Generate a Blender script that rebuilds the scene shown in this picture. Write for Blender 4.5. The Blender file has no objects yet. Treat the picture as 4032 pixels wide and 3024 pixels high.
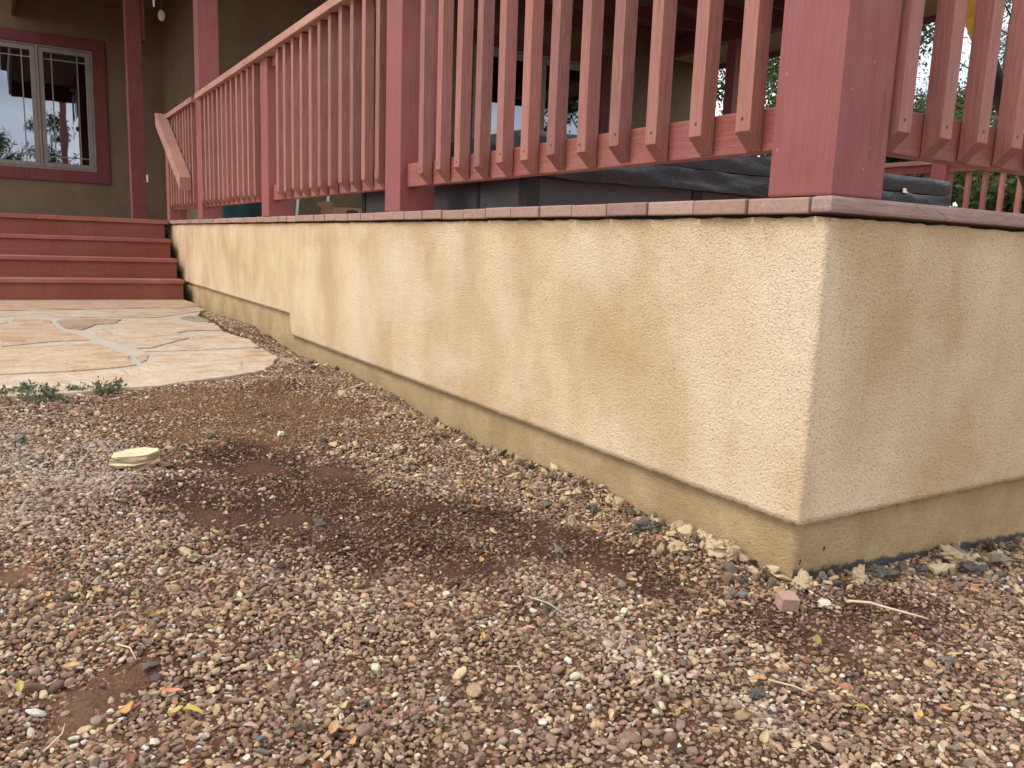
import bpy, bmesh, math, random
import numpy as np
from mathutils import Matrix, Vector, noise as mnoise
random.seed(7); RS = np.random.RandomState(11)
SC = bpy.context.scene; COL = SC.collection
PI = math.pi

# ------------------------------------------------------------------ camera
cam_d = bpy.data.cameras.new('camera'); cam = bpy.data.objects.new('camera', cam_d); COL.objects.link(cam)
cam_d.sensor_width = 36; cam_d.lens = 28.957; cam_d.clip_start = .02; cam_d.clip_end = 500
B_ = [[0.5176164438605858, -0.16047681016755191, 0.8404287063419291], [0.854827304550013, 0.05491493040082918, -0.5159986722994853], [0.03665373706568739, 0.9855108035011689, 0.16560483006724128]]
m = Matrix(B_).to_4x4(); m.translation = (0.93839, -1.19503, -0.10378)
cam.matrix_world = m
SC.camera = cam

# ------------------------------------------------------------------ light: overcast sky, weak soft sun
SUN_EL, SUN_AZ = math.radians(52), math.radians(196)      # azimuth clockwise from +y
w = bpy.data.worlds.new('World'); SC.world = w; w.use_nodes = True
nt = w.node_tree; nt.nodes.clear()
out = nt.nodes.new('ShaderNodeOutputWorld'); bg = nt.nodes.new('ShaderNodeBackground')
sky = nt.nodes.new('ShaderNodeTexSky'); sky.sky_type = 'NISHITA'; sky.sun_disc = False
sky.sun_elevation = SUN_EL; sky.sun_rotation = SUN_AZ; sky.air_density = 1.0; sky.dust_density = 2.0
tc = nt.nodes.new('ShaderNodeTexCoord'); nz = nt.nodes.new('ShaderNodeTexNoise')
mp = nt.nodes.new('ShaderNodeMapping'); mp.inputs['Scale'].default_value = (1, 1, 2.6)
nz.inputs['Scale'].default_value = 2.6; nz.inputs['Detail'].default_value = 7; nz.inputs['Roughness'].default_value = .55
rp = nt.nodes.new('ShaderNodeValToRGB')
rp.color_ramp.elements[0].position = .36; rp.color_ramp.elements[0].color = (5.6, 6.1, 7.0, 1)
rp.color_ramp.elements[1].position = .66; rp.color_ramp.elements[1].color = (13.9, 13.6, 13.2, 1)
mx = nt.nodes.new('ShaderNodeMix'); mx.data_type = 'RGBA'; mx.inputs['Factor'].default_value = .88
nt.links.new(tc.outputs['Generated'], mp.inputs['Vector']); nt.links.new(mp.outputs[0], nz.inputs['Vector'])
nt.links.new(nz.outputs['Fac'], rp.inputs[0])
nt.links.new(sky.outputs[0], mx.inputs['A']); nt.links.new(rp.outputs[0], mx.inputs['B'])
nt.links.new(mx.outputs['Result'], bg.inputs['Color']); bg.inputs['Strength'].default_value = .10
nt.links.new(bg.outputs[0], out.inputs['Surface'])
sd = bpy.data.lights.new('sun', 'SUN'); so = bpy.data.objects.new('sun', sd); COL.objects.link(so)
sd.energy = 1.25; sd.angle = math.radians(22); sd.color = (1, .95, .87)
dv = Vector((math.sin(SUN_AZ) * math.cos(SUN_EL), math.cos(SUN_AZ) * math.cos(SUN_EL), math.sin(SUN_EL)))
so.rotation_euler = dv.to_track_quat('Z', 'Y').to_euler(); so.location = dv * 20
SC.view_settings.view_transform = 'Standard'; SC.view_settings.look = 'None'
SC.view_settings.exposure = 0.82; SC.view_settings.gamma = 1

# ------------------------------------------------------------------ helpers
def tag(o, label=None, cat=None, group=None, kind=None):
    if label: o['label'] = label
    if cat: o['category'] = cat
    if group: o['group'] = group
    if kind: o['kind'] = kind
    return o
def link(o, parent=None):
    COL.objects.link(o)
    if parent is not None:
        o.parent = parent; o.matrix_parent_inverse = Matrix.Translation(parent.location).inverted()
    return o
def empty(name, loc=(0, 0, 0)):
    o = bpy.data.objects.new(name, None); o.location = loc; o.empty_display_size = .05
    COL.objects.link(o); return o
def bmobj(name, bm, mat, parent=None, smooth=False):
    me = bpy.data.meshes.new(name); bm.normal_update(); bm.to_mesh(me); bm.free()
    if mat: me.materials.append(mat)
    if smooth: me.polygons.foreach_set('use_smooth', [True] * len(me.polygons))
    return link(bpy.data.objects.new(name, me), parent)
def meshobj(name, v, f, mat, parent=None, smooth=False):
    me = bpy.data.meshes.new(name); me.from_pydata([tuple(p) for p in v], [], [tuple(q) for q in f]); me.update()
    if mat: me.materials.append(mat)
    if smooth: me.polygons.foreach_set('use_smooth', [True] * len(me.polygons))
    return link(bpy.data.objects.new(name, me), parent)
def box(bm, x0, x1, y0, y1, z0, z1, bev=0.0):
    b = bmesh.new(); bmesh.ops.create_cube(b, size=1)
    for v in b.verts: v.co = Vector(((x0 + x1) / 2 + v.co.x * (x1 - x0), (y0 + y1) / 2 + v.co.y * (y1 - y0), (z0 + z1) / 2 + v.co.z * (z1 - z0)))
    if bev: bmesh.ops.bevel(b, geom=list(b.edges), offset=bev, segments=2, affect='EDGES', profile=.6)
    t = bpy.data.meshes.new('t'); b.to_mesh(t); b.free(); bm.from_mesh(t); bpy.data.meshes.remove(t)
    return bm
def boxobj(name, ext, mat, parent=None, bev=.002):
    return bmobj(name, box(bmesh.new(), *ext, bev=bev), mat, parent)
def prism(pts, axis, a, b_, bev=0.0):
    """polygon pts (2D) extruded along axis from a to b_"""
    bm = bmesh.new()
    def mk(p, t):
        if axis == 0: return (t, p[0], p[1])
        if axis == 1: return (p[0], t, p[1])
        return (p[0], p[1], t)
    lo = [bm.verts.new(mk(p, a)) for p in pts]; hi = [bm.verts.new(mk(p, b_)) for p in pts]
    n = len(pts)
    bm.faces.new(lo); bm.faces.new(hi[::-1])
    for i in range(n): bm.faces.new((lo[i], hi[i], hi[(i + 1) % n], lo[(i + 1) % n]))
    bmesh.ops.recalc_face_normals(bm, faces=bm.faces)
    if bev: bmesh.ops.bevel(bm, geom=list(bm.edges), offset=bev, segments=2, affect='EDGES', profile=.6)
    return bm
def tube(bm, pts, rads, seg=7):
    rings = []
    for i, p in enumerate(pts):
        p = Vector(p); d = Vector(pts[min(i + 1, len(pts) - 1)]) - Vector(pts[max(i - 1, 0)])
        d = d.normalized() if d.length > 1e-9 else Vector((0, 0, 1))
        u = d.orthogonal().normalized(); v = d.cross(u); r = rads[i] if hasattr(rads, '__len__') else rads
        rings.append([bm.verts.new(p + (u * math.cos(2 * PI * k / seg) + v * math.sin(2 * PI * k / seg)) * r) for k in range(seg)])
    # keep rings aligned
    for a, c in zip(rings, rings[1:]):
        best = min(range(seg), key=lambda s: sum((a[k].co - c[(k + s) % seg].co).length for k in range(seg)))
        c[:] = c[best:] + c[:best]
        for k in range(seg): bm.faces.new((a[k], a[(k + 1) % seg], c[(k + 1) % seg], c[k]))
    bm.faces.new(rings[0][::-1]); bm.faces.new(rings[-1])
    return bm

# ------------------------------------------------------------------ materials
class M:
    def __init__(s, name, rough=.7, metal=0, spec=.5):
        s.m = bpy.data.materials.new(name); s.m.use_nodes = True; s.t = s.m.node_tree
        s.b = s.t.nodes['Principled BSDF']; s.b.inputs['Roughness'].default_value = rough
        s.b.inputs['Metallic'].default_value = metal; s.b.inputs['Specular IOR Level'].default_value = spec
        s.tc = s.t.nodes.new('ShaderNodeTexCoord')
    def l(s, a, b): s.t.links.new(a, b)
    def n(s, ty, **k):
        x = s.t.nodes.new(ty)
        for a, v in k.items():
            if a in x.inputs: x.inputs[a].default_value = v
            else: setattr(x, a, v)
        return x
    def vec(s, scale=(1, 1, 1), src='Object', rot=(0, 0, 0)):
        mp = s.n('ShaderNodeMapping'); mp.inputs['Scale'].default_value = scale; mp.inputs['Rotation'].default_value = rot
        s.l(s.tc.outputs[src], mp.inputs['Vector']); return mp.outputs[0]
    def noise(s, vec, scale=5, detail=4, rough=.5, dist=0):
        x = s.n('ShaderNodeTexNoise'); x.inputs['Scale'].default_value = scale; x.inputs['Detail'].default_value = detail
        x.inputs['Roughness'].default_value = rough; x.inputs['Distortion'].default_value = dist; s.l(vec, x.inputs['Vector']); return x.outputs['Fac']
    def vor(s, vec, scale=5, feature='F1', out='Distance', rnd=1):
        x = s.n('ShaderNodeTexVoronoi'); x.feature = feature; x.inputs['Scale'].default_value = scale; x.inputs['Randomness'].default_value = rnd
        s.l(vec, x.inputs['Vector']); return x.outputs[out]
    def ramp(s, fac, stops, interp='LINEAR'):
        r = s.n('ShaderNodeValToRGB'); e = r.color_ramp.elements; r.color_ramp.interpolation = interp
        while len(e) < len(stops): e.new(.5)
        for i, (p, c) in enumerate(stops):
            e[i].position = p; e[i].color = (c, c, c, 1) if not hasattr(c, '__len__') else (*c, 1)
        s.l(fac, r.inputs[0]); return r.outputs[0]
    def mix(s, fac, a, b, mode='MIX'):
        x = s.n('ShaderNodeMix'); x.data_type = 'RGBA'; x.blend_type = mode
        for sock, v in ((x.inputs['Factor'], fac), (x.inputs['A'], a), (x.inputs['B'], b)):
            if isinstance(v, (int, float)): sock.default_value = v if sock.type == 'VALUE' else (v, v, v, 1)
            elif isinstance(v, tuple): sock.default_value = (*v, 1)
            else: s.l(v, sock)
        return x.outputs['Result']
    def math(s, op, a, b=0.0, clamp=False):
        x = s.n('ShaderNodeMath'); x.operation = op; x.use_clamp = clamp
        for i, v in enumerate((a, b)):
            if isinstance(v, (int, float)): x.inputs[i].default_value = v
            else: s.l(v, x.inputs[i])
        return x.outputs[0]
    def attr(s, name, ty='GEOMETRY', out='Fac'):
        x = s.n('ShaderNodeAttribute'); x.attribute_type = ty; x.attribute_name = name; return x.outputs[out]
    def col(s, c):
        if isinstance(c, tuple): s.b.inputs['Base Color'].default_value = (*c, 1)
        else: s.l(c, s.b.inputs['Base Color'])
        return s
    def bump(s, h, strength=.5, dist=.01, prev=None):
        x = s.n('ShaderNodeBump'); x.inputs['Strength'].default_value = strength; x.inputs['Distance'].default_value = dist
        s.l(h, x.inputs['Height'])
        if prev is not None: s.l(prev, x.inputs['Normal'])
        s.l(x.outputs[0], s.b.inputs['Normal']); return x.outputs[0]
    def rnd(s): return s.n('ShaderNodeObjectInfo').outputs['Random']

def paintwood(name, c, axis, grain=.25, rough=.55, fade=.25, worn=0.0, tint=.12, bumpd=.0012, chalk=(.62, .42, .36), checks=0):
    """painted lumber; grain runs along the axis"""
    s = M(name, rough); sc = [1, 1, 1]; sc[axis] = .045
    v = s.vec(tuple(sc)); vv = s.n('ShaderNodeVectorMath'); vv.operation = 'ADD'
    s.l(v, vv.inputs[0]); r = s.rnd(); cb = s.n('ShaderNodeCombineXYZ'); s.l(s.math('MULTIPLY', r, 13.), cb.inputs[0]); s.l(s.math('MULTIPLY', r, 7.), cb.inputs[1]); s.l(s.math('MULTIPLY', r, 5.), cb.inputs[2])
    s.l(cb.outputs[0], vv.inputs[1]); V = vv.outputs[0]
    g = s.noise(V, 190, 5, .65, .3); g2 = s.noise(V, 620, 3, .6)
    big = s.noise(s.vec((1, 1, 1)), 3.1, 4, .6)
    dark = tuple(x * (1 - grain * 1.6) for x in c); lite = tuple(min(1, x * (1 + grain * .9) + .01) for x in c)
    cc = s.mix(s.ramp(g, [(.32, 0.), (.7, 1.)]), dark, lite)
    cc = s.mix(s.ramp(big, [(.35, 0.), (.75, fade)]), cc, chalk)
    if worn: cc = s.mix(s.ramp(g2, [(.52, 0.), (.75, worn)]), cc, (.55, .36, .30))
    cc = s.mix(tint, cc, s.ramp(r, [(0, tuple(x * .55 for x in c)), (1, tuple(min(1, x * 1.6) for x in c))]))
    if checks:
        ck = s.noise(s.vec((1, 1, .035)), 42, 3, .5, .2); line = s.ramp(ck, [(.488, 0.), (.497, 1.), (.503, 1.), (.512, 0.)]); gate = s.ramp(s.noise(s.vec((1, 1, .6)), 7, 3, .6), [(.56, 0.), (.62, 1.)])
        lk = s.math('MULTIPLY', line, gate); cc = s.mix(s.math('MULTIPLY', lk, checks), cc, tuple(x * .3 for x in c))
        dn = s.vor(s.vec(), 17); dent = s.ramp(dn, [(.035, 1.), (.06, 0.)]); cc = s.mix(s.math('MULTIPLY', dent, .5), cc, (.5, .24, .2))
    s.col(cc); b1 = s.bump(g, .55, bumpd); b2 = s.bump(g2, .5, bumpd * .6, b1)
    if checks: b2 = s.bump(s.math('SUBTRACT', 1.0, lk), .7, .002, b2); s.bump(s.noise(s.vec((1, 1, .35)), 33, 4, .6), .5, .0025, b2)
    sp = s.noise(s.vec((1, 1, .3)), 36, 2, .5)
    s.l(s.ramp(sp, [(.3, rough - .12), (.7, rough + .15)]), s.b.inputs['Roughness'])
    return s.m
RED = (.375, .088, .082)
m_post = paintwood('post_paint', (.262, .070, .063), 2, .07, .62, .12, bumpd=.0014, checks=.22, chalk=(.46, .19, .18))
m_postA = m_post
m_railx = paintwood('rail_paint_x', (.285, .072, .056), 0, .20, .55, .16, bumpd=.0022)
m_raily = paintwood('rail_paint_y', (.275, .070, .056), 1, .16, .55, .14, bumpd=.0015)
m_bal = paintwood('baluster_stain', (.30, .112, .086), 2, .32, .7, .30, worn=.30, tint=.34, bumpd=.0025, chalk=(.50, .27, .22))
m_cap = paintwood('cap_stain', (.40, .18, .13), 0, .25, .7, .4, worn=.3)
m_stair = paintwood('stair_paint', (.225, .056, .036), 1, .14, .6, .30, chalk=(.36, .16, .12), bumpd=.0006)
m_stairt = paintwood('tread_paint', (.30, .082, .06), 1, .18, .6, .35, chalk=(.45, .27, .22), bumpd=.0008)
m_darkred = paintwood('trim_shaded_post_paint', (.15, .028, .028), 2, .08, .75, .05)  # trim; also the window-side post, whose porch shade is put into the colour
m_beam = paintwood('beam_paint', (.13, .03, .028), 0, .08, .55, .05)

def endgrain():
    s = M('deck_board_wood', .8)
    r = s.rnd(); geo = s.n('ShaderNodeNewGeometry')
    V = s.vec((1, 1, 1)); a = s.noise(V, 55, 6, .65, 1.2); st = s.noise(s.vec((60, 2.5, 60)), 3, 4, .6)
    cc = s.mix(s.ramp(a, [(.25, 0.), (.75, 1.)]), (.20, .105, .085), (.44, .27, .215))
    cc = s.mix(s.ramp(st, [(.4, 0.), (.8, .35)]), cc, (.50, .36, .29))
    cc = s.mix(.45, cc, s.ramp(r, [(0, (.24, .145, .115)), (.35, (.42, .26, .19)), (.7, (.31, .185, .145)), (1, (.48, .34, .26))]))
    cc = s.mix(s.ramp(s.noise(V, 16, 3, .6), [(.62, 0.), (.72, .55)]), cc, (.55, .43, .36))
    s.col(cc); b = s.bump(a, .6, .0015); s.bump(s.noise(V, 240, 3), .5, .001, b); return s.m
m_board = endgrain()
def edgeboard():
    s = M('deck_edge_wood', .78); V = s.vec((1, .07, 1)); g = s.noise(V, 150, 6, .7, .6); big = s.noise(s.vec((1, .6, 1)), 9, 4, .6)
    cc = s.mix(s.ramp(g, [(.3, 0.), (.7, 1.)]), (.22, .13, .115), (.40, .27, .235))
    cc = s.mix(s.ramp(big, [(.45, 0.), (.7, .45)]), cc, (.47, .34, .30)); 
    crack = s.vor(s.vec((1, .16, 1.3)), 26, 'DISTANCE_TO_EDGE')
    cc = s.mix(s.ramp(crack, [(.0, .55), (.012, 0.)]), cc, (.10, .06, .05))
    s.col(cc); s.bump(g, .6, .0015); return s.m
m_edge = edgeboard()

def stucco(name, base, dark, pale, scale=1.0, st=True, bumpd=.004, hue=.5):
    s = M(name, .9, spec=.25)
    V = s.vec((1, 1, 1)); warp = s.noise(V, 60 * scale, 3, .6)
    n1 = s.noise(V, 205 * scale, 3, .55, .7); n2 = s.noise(V, 420 * scale, 3, .6, .4); n3 = s.noise(V, 18, 3, .5)
    streak = s.noise(s.vec((7, 7, 1.3)), 2.2, 5, .6, .4); blot = s.noise(s.vec((1, 1, .7)), 3.3, 5, .6)
    cc = s.mix(s.ramp(blot, [(.38, 0.), (.60, 1.)]), tuple(.4 * x + .6 * y for x, y in zip(base, dark)), tuple(.75 * x + .25 * y for x, y in zip(base, pale)))
    cc = s.mix(s.ramp(streak, [(.50, 0.), (.85, .14)]), cc, dark)
    cc = s.mix(s.ramp(s.noise(s.vec((1, 1, .6)), 1.7, 5, .65), [(.52, 0.), (.75, .45)]), cc, pale)
    if st:
        at = s.attr('st')
        f1 = s.noise(s.vec((1, 1, .5)), 14, 5, .65)
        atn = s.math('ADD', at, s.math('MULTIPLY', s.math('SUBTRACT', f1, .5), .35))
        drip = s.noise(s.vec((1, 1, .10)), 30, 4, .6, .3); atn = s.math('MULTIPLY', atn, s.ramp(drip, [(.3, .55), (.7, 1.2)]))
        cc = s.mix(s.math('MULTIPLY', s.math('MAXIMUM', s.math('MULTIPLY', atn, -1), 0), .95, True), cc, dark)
        cc = s.mix(s.math('MULTIPLY', s.math('MAXIMUM', atn, 0), .9, True), cc, pale)
    # darker tone in the hollows of the texture coat
    cc = s.mix(s.ramp(n1, [(.30, .62), (.46, 0.)]), cc, tuple(x * .62 for x in dark))
    s.col(cc); b = s.bump(n1, .95, bumpd * 1.15); b = s.bump(n2, .5, bumpd * .35, b); s.bump(n3, .3, .004, b)
    return s
s_ = stucco('sand_stucco', (.70, .525, .325), (.50, .33, .175), (.79, .665, .50)); m_stucco = s_.m
def footing():
    s = M('footing_stucco', .92, spec=.2); V = s.vec((1, 1, 2.4)); n1 = s.noise(V, 95, 4, .6, 1.5); n2 = s.noise(V, 260, 3, .6)
    big = s.noise(s.vec(), 7, 4, .6)
    cc = s.mix(s.ramp(big, [(.35, 0.), (.7, 1.)]), (.42, .295, .15), (.57, .42, .24))
    cc = s.mix(s.ramp(n1, [(.3, .6), (.48, 0.)]), cc, (.26, .17, .085))
    at = s.attr('st'); nn = s.math('ADD', at, s.math('MULTIPLY', s.math('SUBTRACT', s.noise(s.vec((1, 1, 1.6)), 24, 5, .7), .5), .9))
    cc = s.mix(s.ramp(nn, [(.42, 0.), (.58, 1.)]), cc, (.085, .09, .083))
    s.col(cc); b = s.bump(n1, .8, .006); s.bump(n2, .5, .002, b); return s.m
m_foot = footing()
m_house = stucco('house_stucco', (.215, .150, .095), (.172, .118, .072), (.24, .175, .115), 1.0, False, .003).m
def plain(name, c, rough=.6, metal=0, var=.15, sc=8, bd=0):
    s = M(name, rough, metal); n = s.noise(s.vec(), sc, 5, .6)
    s.col(s.mix(s.ramp(n, [(.3, 0.), (.7, 1.)]), tuple(x * (1 - var) for x in c), tuple(min(1, x * (1 + var)) for x in c)))
    if bd: s.bump(s.noise(s.vec(), sc * 9, 4, .6), .5, bd)
    return s.m
m_frame = plain('window_vinyl', (.24, .20, .17), .5); m_dark = plain('black_trim', (.012, .012, .014), .5)
m_ceiling = plain('soffit_boards', (.13, .095, .06), .8, sc=3); m_soffit = plain('soffit_paint', (.40, .33, .23), .8, sc=3)
def glass():
    s = M('window_glass', .015, 1.0); n = s.noise(s.vec(), 1.7, 2)
    s.col((.23, .255, .30)); s.bump(n, .05, .02); return s.m
m_glass = glass()
def vinyl():
    s = M('spa_cover_vinyl', .42); V = s.vec((1, 1, 1.6)); n = s.noise(V, 7, 4, .6, 1.8); f = s.noise(s.vec(), 300, 2)
    s.col(s.mix(n, (.009, .011, .016), (.024, .029, .038))); b = s.bump(n, .35, .02); s.bump(f, .2, .0006, b); return s.m
m_vinyl = vinyl()
m_panel = plain('spa_panel_grey', (.062, .060, .064), .55, sc=3)
m_alu = plain('aluminium', (.55, .56, .58), .4, .6)
m_card = plain('cardboard', (.33, .21, .11), .85)
m_teal = plain('teal_plastic', (.02, .085, .10), .45)
m_crate = plain('dark_blue_plastic', (.01, .013, .022), .5)
m_white = plain('white_enamel', (.75, .75, .74), .35, var=.05)
m_shell = plain('chime_wood', (.34, .30, .25), .6)
m_yellow = plain('yellow_sleeve', (.62, .43, .07), .75, var=.2, sc=60, bd=.001)
m_nail = plain('rusted_screw', (.09, .045, .035), .6)

# ---- layout data, metres
LEAVES=[(-0.666,-0.876,'y'),(-0.771,-0.834,'t'),(-0.467,-0.925,'y'),(-0.350,-1.075,'y'),(-0.306,-1.062,'t'),(-0.094,-1.023,'Y'),(-0.106,-1.042,'y'),(-0.134,-1.098,'y'),(-0.268,-1.152,'t'),(-0.474,-1.042,'g'),(-0.510,-1.168,'o'),(-0.514,-1.204,'p'),(-0.614,-0.983,'y'),(-0.389,-1.024,'y'),(-0.332,-0.969,'t'),(0.085,-0.876,'y'),(0.046,-0.884,'o'),(-0.019,-0.968,'p'),(-0.152,-1.039,'o'),(0.006,-1.006,'r'),(-0.023,-1.105,'r'),(-0.416,-1.041,'r'),(-0.678,-0.825,'p'),(-0.992,-0.610,'g'),(-1.177,-1.078,'o'),(-0.823,-0.512,'o'),(-0.244,-1.211,'y'),(0.007,-0.859,'t'),(-0.512,-1.096,'t'),(-0.276,-0.180,'y'),(0.018,-0.213,'y'),(0.021,-0.244,'p'),(-0.156,-0.252,'t'),(-0.117,-0.162,'o'),(-0.146,-0.193,'p'),(-0.053,-0.299,'p'),(0.160,-0.137,'g'),(0.246,-0.380,'o'),(0.203,-0.462,'y'),(0.254,-0.269,'o'),(0.333,0.012,'r'),(0.317,-0.237,'y'),(0.374,-0.137,'o'),(0.371,-0.195,'y'),(0.423,-0.225,'p'),(0.306,-0.416,'t'),(0.190,-0.308,'o'),(0.151,-0.537,'p'),(0.350,0.027,'r'),(0.288,-0.508,'r'),(0.290,0.023,'t'),(0.096,0.027,'t'),(0.156,0.312,'o'),(-0.660,-0.161,'p'),(-0.790,-0.029,'r'),(-0.276,-0.179,'Y'),(-0.363,-0.393,'o'),(-0.353,-0.452,'y'),(-0.353,-0.436,'y'),(-0.799,-0.445,'p'),(-0.619,-0.322,'o'),(-0.630,-0.482,'o'),(-0.382,-0.159,'o'),(-0.075,-0.458,'g'),(-0.100,-0.592,'y'),(-0.095,-0.515,'p'),(-0.167,-0.350,'p'),(-0.053,-0.299,'o'),(-0.150,-0.189,'r'),(-0.682,-0.361,'g'),(-0.537,-0.137,'r'),(-0.266,-0.641,'o')]
ZONES=[('D',-1.14,-0.74,0.124),('D',-1.00,-0.66,0.132),('D',-0.88,-0.58,0.130),('D',-0.93,-0.86,0.090),('D',-0.73,-0.78,0.113),('D',-0.69,-0.55,0.121),('D',-0.55,-0.50,0.115),('D',-0.58,-0.37,0.113),('D',-0.45,-0.34,0.107),('D',-0.40,-0.47,0.081),('D',-0.54,-0.60,0.083),('D',-0.39,-0.26,0.078),('D',-0.27,-0.18,0.076),('D',-0.12,-0.18,0.070),('D',-0.66,-0.74,0.083),('D',0.11,-0.09,0.089),('D',0.13,0.07,0.096),('R',-0.78,-0.84,0.042),('R',-0.73,-0.70,0.039),('R',-1.05,-0.69,0.044),('R',-0.98,-0.52,0.045),('T',-1.79,-0.74,0.168),('T',-1.79,-0.52,0.179),('T',-1.55,-0.36,0.145),('T',-1.42,-0.78,0.110),('T',-1.35,-0.57,0.115),('T',-1.72,-0.88,0.091),('T',-1.26,-0.32,0.080),('P',-1.34,-1.18,0.104),('P',-1.13,-1.11,0.108),('P',-0.94,-1.19,0.089),('P',-1.07,-1.04,0.069),('P',-1.66,-1.20,0.081),('P',-1.37,-1.03,0.066),('L',-0.25,-0.41,0.019),('L',-0.18,-0.41,0.025),('L',-0.11,-0.42,0.027),('L',-0.05,-0.42,0.027),('L',0.01,-0.42,0.026),('L',0.07,-0.41,0.026),('L',0.13,-0.40,0.023),('L',0.18,-0.38,0.020),('L',0.22,-0.35,0.024),('L',0.27,-0.37,0.016),('L',-0.31,-0.42,0.014),('B',-0.21,-1.11,0.042),('B',-0.16,-1.14,0.034),('B',-0.09,-1.07,0.017),('B',-0.63,-1.21,0.030),('B',-0.22,-1.07,0.025),('S',-0.65,-0.80,0.000)]
STAINS=[('A',-6.37,-0.32,0.37,0.19,-0.90),('A',-5.50,-0.29,0.25,0.21,0.30),('A',-4.86,-0.21,0.40,0.15,-0.25),('A',-3.79,-0.23,0.28,0.16,-0.30),('A',-3.25,-0.26,0.31,0.12,0.20),('A',-2.67,-0.26,0.18,0.14,-0.50),('A',-2.67,-0.11,0.35,0.04,-0.50),('A',-2.32,-0.33,0.20,0.11,0.25),('A',-1.89,-0.27,0.20,0.15,0.50),('A',-1.89,-0.17,0.24,0.07,0.50),('A',-1.48,-0.21,0.16,0.06,-0.50),('A',-1.31,-0.32,0.20,0.09,-0.55),('A',-1.02,-0.19,0.09,0.08,-0.30),('A',-1.06,-0.32,0.07,0.08,0.40),('A',-1.39,-0.49,0.12,0.04,0.60),('A',-0.81,-0.30,0.12,0.08,-0.42),('A',-0.64,-0.36,0.17,0.07,-0.45),('A',-0.49,-0.35,0.11,0.06,-0.40),('A',-0.41,-0.22,0.06,0.04,-0.35),('A',-0.33,-0.12,0.10,0.04,0.40),('A',-0.65,-0.13,0.10,0.05,0.40),('A',-0.42,-0.44,0.11,0.05,-0.30),('A',-0.24,-0.30,0.07,0.06,-0.20),('A',-0.09,-0.16,0.06,0.08,0.40),('A',-0.03,-0.30,0.03,0.10,0.30),('A',-0.11,-0.48,0.09,0.05,-0.30),('A',-0.97,-0.51,0.14,0.05,0.35),('A',-3.09,-0.39,0.22,0.09,0.30),('A',-0.85,-0.05,0.51,0.02,-0.40),('A',-0.22,-0.04,0.16,0.01,-0.40),('B',0.19,-0.25,0.05,0.05,-0.80),('B',0.15,-0.31,0.06,0.07,-0.70),('B',0.15,-0.42,0.07,0.08,-0.60),('B',0.25,-0.22,0.04,0.04,-0.50),('B',0.33,-0.26,0.08,0.05,0.30),('B',0.34,-0.41,0.10,0.09,0.35),('B',0.45,-0.34,0.07,0.08,0.30),('B',0.62,-0.31,0.09,0.09,-0.60),('B',0.70,-0.49,0.10,0.09,-0.50),('B',0.09,-0.20,0.03,0.05,-0.40),('B',0.46,-0.21,0.07,0.06,-0.25),('B',0.34,-0.54,0.15,0.03,-0.30),('B',0.13,-0.04,0.08,0.02,-0.40),('B',0.45,-0.05,0.17,0.02,-0.40)]
FLAGS={ 'a':[(-5.833,-1.251),(-5.855,-0.335),(-5.899,-0.01),(-5.468,-0.023),(-5.238,-0.032),(-5.079,-0.211),(-5.114,-0.368),(-5.031,-0.788),(-4.994,-1.168),(-4.966,-1.248)],
 'b':[(-4.859,-1.247),(-4.885,-1.169),(-4.936,-0.795),(-5.009,-0.351),(-5.108,-0.056),(-4.881,-0.07),(-4.602,-0.29),(-4.415,-0.437),(-4.428,-0.644),(-4.461,-0.869),(-4.573,-1.096),(-4.631,-1.171),(-4.531,-1.246)],
 'c':[(-4.155,-1.244),(-4.2,-1.193),(-4.521,-1.178),(-4.478,-1.098),(-4.312,-1.004),(-4.127,-1.006),(-3.773,-0.981),(-3.573,-0.915),(-3.349,-0.878),(-3.319,-1.045),(-3.172,-1.24)],
 'd':[(-4.279,-0.978),(-4.391,-0.925),(-4.36,-0.718),(-4.317,-0.643),(-4.075,-0.707),(-4.062,-0.796),(-3.873,-0.854),(-3.779,-0.89),(-3.893,-0.958)],
 'e':[(-3.969,-0.737),(-4.269,-0.634),(-4.284,-0.428),(-4.21,-0.355),(-4.048,-0.3),(-4.029,-0.185),(-3.644,-0.218),(-3.655,-0.397),(-3.546,-0.465),(-3.335,-0.448),(-2.986,-0.664),(-2.983,-0.722),(-3.182,-0.766),(-3.366,-0.817),(-3.709,-0.843),(-3.915,-0.803)],
 'f':[(-4.447,-0.309),(-4.541,-0.233),(-4.481,-0.176),(-4.245,-0.174),(-4.134,-0.176),(-4.12,-0.28),(-4.301,-0.326)],
 'g':[(-3.554,-0.39),(-3.556,-0.224),(-3.373,-0.213),(-3.219,-0.187),(-2.906,-0.212),(-2.876,-0.416),(-2.865,-0.578),(-2.876,-0.715),(-2.929,-0.652),(-3.125,-0.535),(-3.28,-0.446)],
 'h':[(-3.052,-1.24),(-3.177,-1.051),(-3.206,-0.863),(-2.955,-0.816),(-2.763,-0.783),(-2.576,-0.796),(-2.489,-0.788),(-2.432,-0.891),(-2.395,-1.035),(-2.388,-1.237)],
 'i':[(-2.342,-1.237),(-2.353,-1.037),(-2.388,-0.895),(-2.444,-0.776),(-2.593,-0.729),(-2.754,-0.697),(-2.799,-0.589),(-2.819,-0.374),(-2.843,-0.222),(-2.564,-0.225),(-2.323,-0.317),(-2.199,-0.399),(-2.115,-0.529),(-2.055,-0.663),(-1.993,-0.771),(-1.99,-0.896),(-1.95,-1.031),(-1.954,-1.235)],
 'j':[(-2.718,-0.764),(-2.796,-0.73),(-2.796,-0.701),(-2.61,-0.736),(-2.532,-0.769)],
 'k':[(-2.622,-0.198),(-2.571,-0.163),(-2.422,-0.185),(-2.306,-0.271),(-2.261,-0.344),(-2.448,-0.268)],}
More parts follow.
